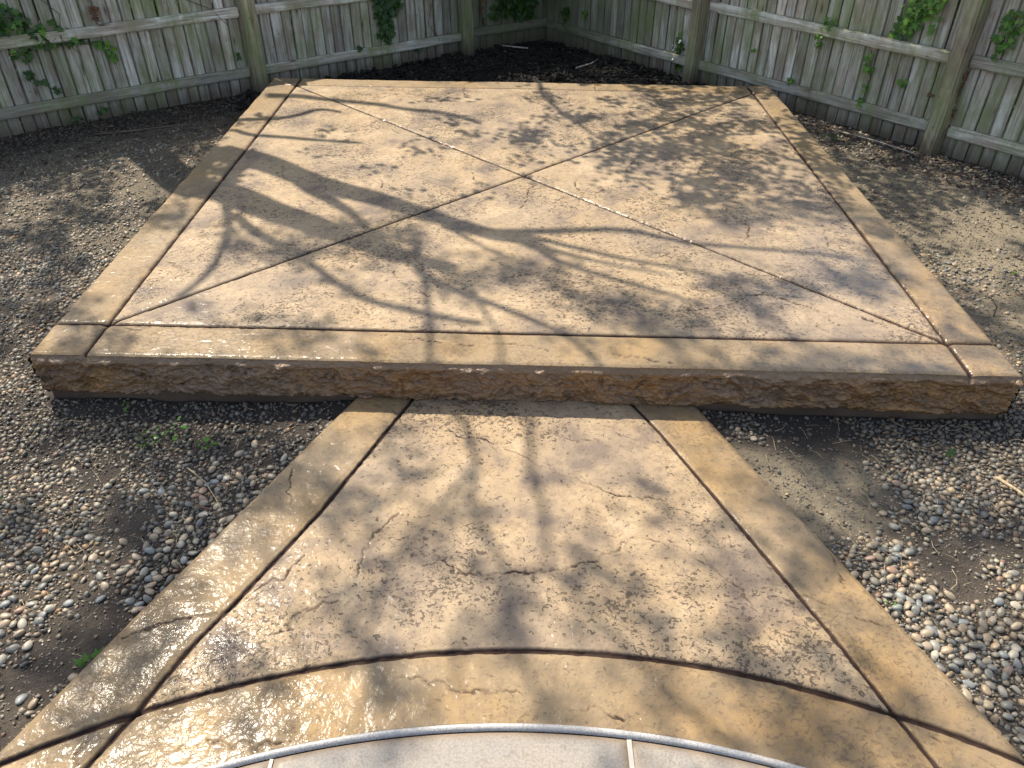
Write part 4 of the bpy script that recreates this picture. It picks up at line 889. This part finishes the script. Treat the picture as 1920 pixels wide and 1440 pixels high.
def fence(name, P0, P1, posts, label, seed, bay_ends, inner_sign):
    """P0->P1 line of the inner faces of the boards"""
    P0 = Vector((*P0, 0)); P1 = Vector((*P1, 0)); d = (P1 - P0).normalized(); L = (P1 - P0).length
    ang = math.atan2(d.y, d.x); root = tag(empty(name, (P0.x, P0.y, ZG), ang), label, 'fence')
    r = random.Random(seed); s = 0.0
    # local frame: x along the fence, -y*inner_sign towards the viewer
    while s < L:
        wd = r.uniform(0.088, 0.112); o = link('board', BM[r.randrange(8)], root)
        hgt = ZT - ZG + 0.06 + r.uniform(-0.012, 0.012)
        o.scale = ((wd - r.uniform(0.002, 0.0055)) / 0.1, 1.0, hgt / 1.33); o.location = (s + wd / 2, inner_sign * (0.014 + r.uniform(-0.004, 0.005)), -0.06)
        o.rotation_euler = (0, r.gauss(0, 0.004), math.pi * (r.random() < .5) + r.gauss(0, 0.03)); s += wd
    for i, ps in enumerate(posts):
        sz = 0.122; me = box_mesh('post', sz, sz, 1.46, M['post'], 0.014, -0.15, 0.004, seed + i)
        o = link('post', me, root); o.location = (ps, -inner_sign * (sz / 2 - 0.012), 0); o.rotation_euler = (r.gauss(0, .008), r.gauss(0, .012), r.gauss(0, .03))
    ends = sorted([0.0] + list(posts) + [L])
    for a, b in zip(ends, ends[1:]):
        if b - a < 0.25: continue
        for h in (0.150, 0.655, 1.17):
            a2 = a + (0.064 if a > 0 else 0.0); b2 = b - (0.064 if b < L else 0.0); ln = b2 - a2
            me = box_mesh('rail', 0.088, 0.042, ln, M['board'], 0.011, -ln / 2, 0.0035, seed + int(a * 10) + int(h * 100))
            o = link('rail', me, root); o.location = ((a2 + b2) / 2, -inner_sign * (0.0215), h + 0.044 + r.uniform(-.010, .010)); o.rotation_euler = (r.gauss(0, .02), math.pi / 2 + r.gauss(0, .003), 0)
            # rail mesh is long in x; nails where boards are fixed
    return root, d
CR = (0.135, 9.55)
LP0 = (-6.87, 4.24); 
dL = Vector((1.874, 1.422)).normalized(); LL = 9.0
postL = (Vector((-2.506, 7.548)) - Vector((-6.87, 4.24)))
CRN = Vector((-2.506, 7.548)) + dL * 3.55
LS = Vector((-2.506, 7.548)) - dL * 5.2
fence('wooden_fence', LS, CRN, [5.2 - 2.44, 5.2, 5.2 + 2.352], 'weathered grey board fence on the left with green algae and hanging ivy', 41, None, 1)
dR = Vector((1.545, -1.887)).normalized()
RS = Vector((1.686, 7.869)) - dR * 2.22; RL = 8.4
RE = RS + dR * RL
fence('wooden_fence', RS, RE, [2.22, 2.22 + 2.44, 2.22 + 4.88], 'weathered grey board fence on the right with small ivy sprigs and thick round edged posts', 42, None, 1)
# ------------------------------------------------------------------ ivy and small plants
def ivy_leaf_mesh(seed, mat, name='leaf'):
    r = random.Random(seed)
    pr = [(0, -0.35), (0.35, -0.48), (0.62, -0.12), (0.38, 0.02), (0.66, 0.38), (0.26, 0.34), (0.0, 0.95), (-0.26, 0.34), (-0.66, 0.38), (-0.38, 0.02), (-0.62, -0.12), (-0.35, -0.48)]
    V = [(0, 0, 0.05)] + [(x * r.uniform(.85, 1.15), y * r.uniform(.9, 1.1), -0.18 * (x * x + y * y) + 0.10 * abs(x) + r.uniform(-.03, .03)) for x, y in pr]
    n = len(pr); Fc = [(0, 1 + k, 1 + (k + 1) % n) for k in range(n)]
    return npmesh(name, np.array(V), np.array(Fc), mat, True, 3)
IVY = [ivy_leaf_mesh(k, M['ivy']) for k in range(5)]; DIV = [ivy_leaf_mesh(k + 9, M['darkivy']) for k in range(5)]; DRY = [ivy_leaf_mesh(k + 20, M['dry']) for k in range(4)]
WEED = [ivy_leaf_mesh(k + 30, M['weed']) for k in range(3)]
NL = Vector((dL.y, -dL.x, 0)); NR = Vector((-abs(dR.y), -dR.x, 0)).normalized()
if NR.y > 0: NR = -NR
def fpt(side_, s, z, off=0.0):
    """point on a fence: s metres past the reference post, z above the pad"""
    if side_ == 'L': b = Vector((-2.506, 7.548)) + dL * s; n = NL
    else: b = Vector((1.686, 7.869)) + dR * s; n = NR
    return Vector((b.x, b.y, z)) + n * off
def face_rot(n, r, droop=0.5):
    """leaf local z -> outward, y -> down-ish"""
    up = Vector((r.gauss(0, .5), r.gauss(0, .3), -1.0)).normalized()
    zax = (n + Vector((r.gauss(0, .38), r.gauss(0, .38), r.uniform(0.1, 0.9)))).normalized()
    yax = (up - zax * up.dot(zax)).normalized(); xax = yax.cross(zax)
    return Matrix((xax, yax, zax)).transposed().to_euler()
def ivy(side_, blobs, label, seed, meshes=None, size=(0.026, 0.045), stems=(), name='ivy', cat='ivy', group=None, deep=0.055):
    """blobs: (s, z, rs, rz, n)"""
    r = random.Random(seed); meshes = meshes or IVY; s0, z0 = blobs[0][0], blobs[0][1]; base = fpt(side_, s0, z0, 0.0)
    root = tag(empty(name, base), label, cat, group); n = NL if side_ == 'L' else NR
    for (s, z, rs, rz, k) in blobs:
        for _ in range(int(k * 1.35)):
            a = r.uniform(0, 6.283); q = math.sqrt(r.random()) * (0.75 + 0.4 * r.random())
            p = fpt(side_, s + rs * q * math.cos(a), z + rz * q * math.sin(a), 0.015 + deep * r.random() * (1 - q * 0.5))
            o = link('leaf', meshes[r.randrange(len(meshes))], root, p - base); o.rotation_euler = face_rot(n, r)
            u = r.uniform(*size) * r.choice((.6, .85, 1, 1.1, 1.25)); o.scale = (u, u, u)
    for st in stems:
        pts = [fpt(side_, s, z, 0.012 + 0.01 * r.random()) - base for s, z in st]
        tube('stem', pts, [0.0035] * len(pts), M['stem'], root, 5)
    return root
ivy('L', [(-1.90, .60, .16, .13, 42), (-1.66, .47, .18, .09, 30), (-1.84, .36, .10, .07, 12), (-1.45, .41, .10, .04, 9)], 'large dark green ivy clump over the rail at the left end of the left fence', 51, DIV + IVY[:2], (.03, .055), [[(-1.9, .65), (-1.65, .46), (-1.42, .385), (-1.2, .35)]])
ivy('L', [(-1.27, .34, .09, .035, 18), (-1.2, .27, .045, .06, 11)], 'bright green ivy tuft hanging under the middle rail of the left fence', 52, None, (.024, .04), [[(-1.42, .37), (-1.25, .34), (-1.17, .22)]])
ivy('L', [(-1.85, .20, .04, .05, 7), (-1.79, .12, .05, .03, 6), (-1.70, .05, .03, .03, 5)], 'short ivy strand on the lower boards at the far left', 53, DIV, (.024, .036), [[(-1.87, .22), (-1.8, .12), (-1.69, .03)]])
ivy('L', [(1.40, .44, .17, .12, 60), (1.40, .27, .13, .13, 60), (1.39, .11, .09, .10, 34), (1.50, .34, .10, .1, 20)], 'long curtain of dark ivy hanging down the boards beside the left corner post', 54, DIV, (.03, .052), [[(1.42, .5), (1.4, .1), (1.38, -.08)]])
ivy('L', [(2.93, .22, .17, .17, 80), (3.15, .10, .16, .17, 90), (2.74, .12, .07, .08, 14), (3.3, .3, .15, .15, 50)], 'dense ivy mass filling the corner where the two fences meet', 55, DIV, (.03, .052), [[(2.9, .3), (3.0, .05), (3.1, -.12)]])
ivy('L', [(2.85, .62, .45, .30, 110), (3.2, .55, .3, .35, 90)], 'unseen ivy mass added over the fence corner to keep sky light off it', 155, DIV, (.05, .085), deep=.55)  # leaves above the view, added to darken the corner
ivy('R', [(-2.0, .66, .32, .26, 70)], 'unseen ivy mass added on the right fence to shade the corner', 156, DIV, (.05, .085), deep=.45)  # second out-of-view leaf mass, added to block sky light
ivy('L', [(1.06, -.02, .05, .03, 6), (1.75, -.1, .06, .04, 6)], 'low dark ivy leaves by the bottom rail of the left fence', 56, DIV, (.024, .036))
ivy('L', [(-1.25, .60, .035, .06, 9)], 'withered brown leaf cluster on the upper boards of the left fence', 57, DRY, (.03, .045), name='dead_leaves', cat='dry leaves')
ivy('L', [(2.56, .24, .02, .14, 16), (2.6, .05, .02, .06, 5)], 'thin strand of dried brown vine right of the corner post', 58, DRY, (.018, .03), [[(2.57, .45), (2.56, .2), (2.6, 0)]], name='dead_vine', cat='vine')
ivy('L', [(-.15, .07, .02, .03, 3), (-1.42, -.17, .06, .03, 7), (-1.62, -.2, .05, .03, 5)], 'scattered small ivy leaves below the bottom rail of the left fence', 59, DIV, (.024, .034))
ivy('R', [(-1.87, .09, .09, .06, 22)], 'small dark ivy tuft on the right fence next to the corner', 60, DIV, (.026, .042))
ivy('R', [(-1.57, .14, .04, .05, 8)], 'tiny bright ivy tuft right of the dark one near the corner', 61, IVY, (.022, .034))
ivy('R', [(-.21, .03, .05, .12, 34), (-.19, -.11, .05, .06, 16)], 'green shrub shoots with white blossoms beside the right fence post', 62, DIV + IVY, (.022, .036), name='flowering_shoot', cat='plant')
ivy('R', [(1.33, .50, .06, .055, 16), (1.27, .40, .04, .015, 5)], 'round bright ivy sprig sitting on the middle rail of the right fence', 63, None, (.024, .038))
ivy('R', [(1.28, .33, .03, .03, 6)], 'small ivy sprig just below the middle rail, under the round one', 64, None, (.02, .032))
ivy('R', [(2.02, .73, .12, .09, 42), (1.97, .60, .11, .08, 38), (2.14, .77, .08, .06, 18), (1.90, .49, .06, .05, 14), (2.16, .62, .03, .05, 5)], 'big bright green ivy bush on the upper boards of the right fence', 65, None, (.026, .044), [[(2.05, .8), (1.97, .6), (1.9, .45), (1.75, .41)]])
ivy('R', [(1.74, .43, .05, .02, 8), (1.84, .43, .05, .015, 5)], 'flat row of ivy leaves lying on the middle rail left of the big bush', 66, None, (.02, .032))
ivy('R', [(1.73, .31, .025, .05, 9), (1.77, .24, .05, .025, 9)], 'ivy strand hanging below the middle rail under the big bush', 67, None, (.022, .036), [[(1.73, .38), (1.76, .25), (1.79, .16)]])
ivy('R', [(1.77, .10, .015, .03, 5)], 'tiny ivy sprig in a board gap halfway down the right fence', 68, None, (.02, .03), [[(1.775, .16), (1.775, .0)]])
ivy('R', [(1.76, -.03, .03, .035, 9)], 'small ivy sprig low on the boards just above the bottom rail', 69, None, (.02, .032))
ivy('R', [(2.06, .20, .04, .035, 9)], 'star shaped ivy sprig on the boards left of the thick post', 70, None, (.02, .032))
ivy('R', [(2.44, .30, .035, .035, 9)], 'bright green leaf tuft clinging to the side of the thick post', 71, None, (.022, .036))
ivy('R', [(2.30, .155, .02, .015, 3)], 'withered leaf pair on the boards left of the thick post', 72, DRY, (.02, .03), name='dead_leaves', cat='dry leaves')
ivy('R', [(2.72, .74, .10, .08, 26), (2.68, .60, .08, .07, 24), (2.66, .70, .05, .03, 6)], 'bright ivy bush right of the thick post on the upper boards', 73, None, (.024, .04), [[(2.7, .75), (2.66, .55), (2.63, .48)]])
ivy('R', [(2.66, .50, .03, .03, 6)], 'small ivy sprig above the rail right of the thick post', 74, None, (.02, .03))
ivy('R', [(1.08, -.0, .03, .04, 8)], 'little ivy sprig near the middle of the right fence boards', 75, None, (.02, .03))
ivy('R', [(.66, .17, .02, .02, 3)], 'single ivy shoot high on the right fence boards near the left post', 76, None, (.02, .03))
ivy('R', [(2.19, .68, .015, .012, 2)], 'pair of pale ivy leaves between the big bush and the thick post', 77, None, (.02, .03))
ivy('R', [(2.51, .35, .012, .04, 12), (2.50, .23, .015, .07, 22), (2.50, .09, .015, .07, 22), (2.49, -.04, .015, .06, 14)], 'red brown dead vine running down the right side of the thick post', 78, DRY, (.013, .022), [[(2.52, .4), (2.50, .2), (2.49, -.1)]], name='dead_vine', cat='vine')
for k, (sd_, a) in enumerate((('L', [(-1.62, .75), (-1.50, .6), (-1.55, .42), (-1.44, .30), (-1.46, .12)]), ('L', [(-.62, .8), (-.5, .6), (-.3, .5), (-.2, .36)]), ('L', [(1.95, .3), (1.9, .1), (2.0, -.05), (1.97, -.16)]), ('R', [(-1.95, -.02), (-1.8, -.08), (-1.62, -.1), (-1.5, -.16)]))):
    b0 = fpt(sd_, a[0][0], a[0][1]); vv = tag(empty('bare_vine', b0), ['thin bare vine stem climbing the boards at the left end of the left fence', 'thin bare vine stem high on the left fence before the first post', 'dark bare vine stem on the boards beside the corner post', 'bare vine stems trailing along the lower rail from the corner'][k], 'vine')
    tube('stem', [fpt(sd_, s, z, .010 + .05 * (abs(z - .39) < .05 or abs(z + .08) < .05)) - b0 for s, z in a], [.003, .0028, .0025, .002, .0015][:len(a)], M['stem'], vv, 5)
# white blossoms on the shoots
fl = [o for o in bpy.data.objects if o.name.startswith('flowering_shoot')][0]
PET = ivy_leaf_mesh(88, M['petal'], 'blossom')
rr = random.Random(4)
for k in range(10):
    p = fpt('R', -.21 + rr.uniform(-.05, .05), .02 + rr.uniform(-.11, .13), 0.075) - fl.location
    o = link('blossom', PET, fl, p); o.rotation_euler = face_rot(NR, rr); u = rr.uniform(.012, .02); o.scale = (u, u, u)
tube('stem', [fpt('R', -.2, -.22, .05) - fl.location, fpt('R', -.21, 0, .05) - fl.location, fpt('R', -.22, .16, .04) - fl.location], [.004, .003, .002], M['stem'], fl, 5)

def weed(x, y, n, size, h, label, seed, meshes=None, sp=0.05):
    r = random.Random(seed); base = Vector((x, y, gz(x, y))); root = tag(empty('weed', base), label, 'weed')
    for k in range(n):
        a = r.uniform(0, 6.283); d = sp * math.sqrt(r.random()); hh = h * r.uniform(.3, 1)
        p = Vector((d * math.cos(a), d * math.sin(a), hh + .012))
        o = link('leaf', (meshes or WEED)[r.randrange(len(meshes or WEED))], root, p)
        o.rotation_euler = (r.gauss(0, .5), r.gauss(0, .5), a - 1.57); u = size * r.uniform(.6, 1.2); o.scale = (u * .7, u, u)
    for k in range(4):
        a = r.uniform(0, 6.283); tube('stem', [(0, 0, 0), (sp * .4 * math.cos(a), sp * .4 * math.sin(a), h * .6), (sp * .8 * math.cos(a), sp * .8 * math.sin(a), h)], [.0015, .0012, .0008], M['weed'], root, 4)
    return root
weed(-1.50, 2.50, 16, .020, .045, 'feathery green weed in the dark gravel before the pad', 81, sp=.07)
weed(-1.57, 2.44, 10, .018, .035, 'smaller weed tuft just left of the feathery one', 82, sp=.05)
weed(-1.32, 2.42, 8, .022, .04, 'bright green seedling on the gravel nearest the walk', 83, sp=.035)
weed(-1.76, 2.68, 3, .018, .02, 'two tiny leaves under the front edge of the pad', 84, sp=.02)
weed(-1.335, 1.375, 4, .030, .04, 'broad bright leaves sprouting against the left edge of the walk', 85, sp=.045)
weed(-2.02, 2.09, 5, .016, .03, 'tiny green sprout on the gravel at the left edge of the picture', 86, sp=.03)
weed(1.80, 2.42, 2, .034, .012, 'single dark green leaf on the gravel right of the walk', 87, DIV, sp=.01)
weed(1.235, 1.62, 5, .012, .035, 'thin green sprout between the pebbles right of the walk', 88, sp=.02)
weed(2.52, 6.18, 7, .03, .05, 'dark green weed under the bottom rail of the right fence', 89, DIV, sp=.07)
weed(2.86, 3.98, 3, .03, .006, 'faded pale green leaf lying on the sandy soil', 90, sp=.02)

# ------------------------------------------------------------------ hedge added behind the fences to stop light through the board gaps
def blocker_hedge(p0, d, L, nout, label, seed):
    r = np.random.default_rng(seed); n = int(L * 1500)
    s = r.uniform(0, L, n); o_ = r.uniform(.08, .34, n); z = r.uniform(-.25, 0.95, n)
    C = np.stack([p0.x + d.x * s + nout.x * o_, p0.y + d.y * s + nout.y * o_, z], -1); u = r.uniform(.07, .11, n)
    D = np.array([(0, -.5, 0), (.42, 0, .04), (0, .6, -.05), (-.42, 0, .04)])
    V = np.einsum('nij,nmj->nmi', rots(r, n, 1.0), D[None] * u[:, None, None]) + C[:, None] - np.array([p0.x, p0.y, ZG])[None, None]
    root = tag(empty('blocker_hedge', (p0.x, p0.y, ZG)), label, 'blocker_hedge')
    tag(link('foliage', npmesh('foliage', V.reshape(-1, 3), (np.array([(0, 1, 2, 3)])[None] + (np.arange(n) * 4)[:, None, None]).reshape(-1, 4), M['darkivy'], False), root), kind='stuff')
blocker_hedge(LS, dL, 8.6, -NL, 'dark hedge added behind the left fence to stop light in its gaps', 5)
blocker_hedge(RS, dR, 8.2, -NR, 'dark hedge added behind the right fence to stop light in its gaps', 6)

# ------------------------------------------------------------------ the tree beyond the left fence: trunk, limbs, leafy crown
tree = tag(empty('shade_tree', (-4.15, 7.35, ZG)), 'leafy tree beyond the left fence whose limbs throw shadows across the pad', 'tree')
TB = Vector((-4.15, 7.35, ZG))
tube('trunk', [Vector(p) - TB for p in ((-4.15, 7.35, -.4), (-4.18, 7.33, .6), (-4.12, 7.30, 1.8), (-4.08, 7.22, 2.9), (-4.0, 7.15, 3.45))], [.24, .19, .16, .15, .13], M['bark'], tree, 12)
fork = Vector((-4.0, 7.15, 3.40))
for i, (nm, pts) in enumerate(LIMBS):
    P = [Vector(p[:3]) for p in pts]; R_ = [p[3] for p in pts]
    # smooth the path
    Q = []; RQ = []
    for a in range(len(P) - 1):
        p0, p1, p2, p3 = P[max(a - 1, 0)], P[a], P[a + 1], P[min(a + 2, len(P) - 1)]
        for k in range(4):
            t = k / 4; Q.append(0.5 * ((2 * p1) + (p2 - p0) * t + (2 * p0 - 5 * p1 + 4 * p2 - p3) * t * t + (3 * p1 - p0 - 3 * p2 + p3) * t ** 3)); RQ.append(R_[a] + (R_[a + 1] - R_[a]) * t)
    Q.append(P[-1]); RQ.append(R_[-1] * .7)
    if i < 2: Q.insert(0, fork); RQ.insert(0, R_[0] * 1.1)
    tube(nm, [q - TB for q in Q], [min(x, .13) for x in RQ], M['bark'], tree, 8)
# leafy sprigs: cover by a coarse map of how thick the crown is above each spot
dm = np.array([[int(c) for c in row] for row in SHADE]) / 10.0
dm = dm.repeat(3, 0).repeat(3, 1); CS = .04
for _ in range(2):
    q = np.pad(dm, 1, 'edge'); dm = (q[1:-1, 1:-1] * 2 + q[:-2, 1:-1] + q[2:, 1:-1] + q[1:-1, :-2] + q[1:-1, 2:]) / 6
NY_, NX_ = dm.shape; gx, gy = np.meshgrid(-5 + (np.arange(NX_) + .5) * CS, .3 + (np.arange(NY_) + .5) * CS)
r = np.random.default_rng(77)
LA = 0.0019; SPR = 6
clump = fbm(gx * 4.6 + gy * 1.2, gy * 3.4 - gx * 1.0, 91, 3)
loc = sstep(-0.26, 0.30, clump + (dm - 0.5) * 1.25)
loc = np.where(gy > 2.9, loc * sstep(.10, .34, dm), loc * sstep(.02, .2, dm))
cov = -np.log(1 - np.clip(loc, 0, .95))
cnt = r.poisson(cov * CS * CS / (LA * SPR) * 1.05)
jj, ii = np.nonzero(cnt); rep = cnt[jj, ii]; jj = np.repeat(jj, rep); ii = np.repeat(ii, rep)
N = len(jj)
px_ = -5.0 + (ii + .5 + r.uniform(-.6, .6, N)) * CS; py_ = .3 + (jj + .5 + r.uniform(-.6, .6, N)) * CS
# keep the sprigs of the finer far half lower, the near ones higher
hh = np.where(py_ > 4.4, r.uniform(2.7, 3.9, N), r.uniform(4.8, 7.5, N))
k = 1 / math.tan(SUN_EL); sx, sy = math.sin(SUN_AZ) * k, math.cos(SUN_AZ) * k
C = np.stack([px_ + sx * hh, py_ + sy * hh, hh], -1)
off = r.normal(0, .05, (N, SPR, 3)); C = (C[:, None, :] + off).reshape(-1, 3)
n = len(C); u = r.uniform(.045, .075, n)
D = np.array([(0, 0, 0), (.36, .45, .04), (0, 1, -.05), (-.36, .45, .04)]); 
Rm = rots(r, n, 0.6); V = np.einsum('nij,nmj->nmi', Rm, (D * [1.15, 1, 1])[None] * u[:, None, None]) + C[:, None]
V = V - np.array(TB[:])[None, None]
Fq = np.array([(0, 1, 2, 3)])[None] + (np.arange(n) * 4)[:, None, None]
me = npmesh('crown', V.reshape(-1, 3), Fq.reshape(-1, 4), M['crown'], False)
tag(link('crown', me, tree), kind='stuff')
print('leaves', n, 'objects', len(bpy.data.objects))
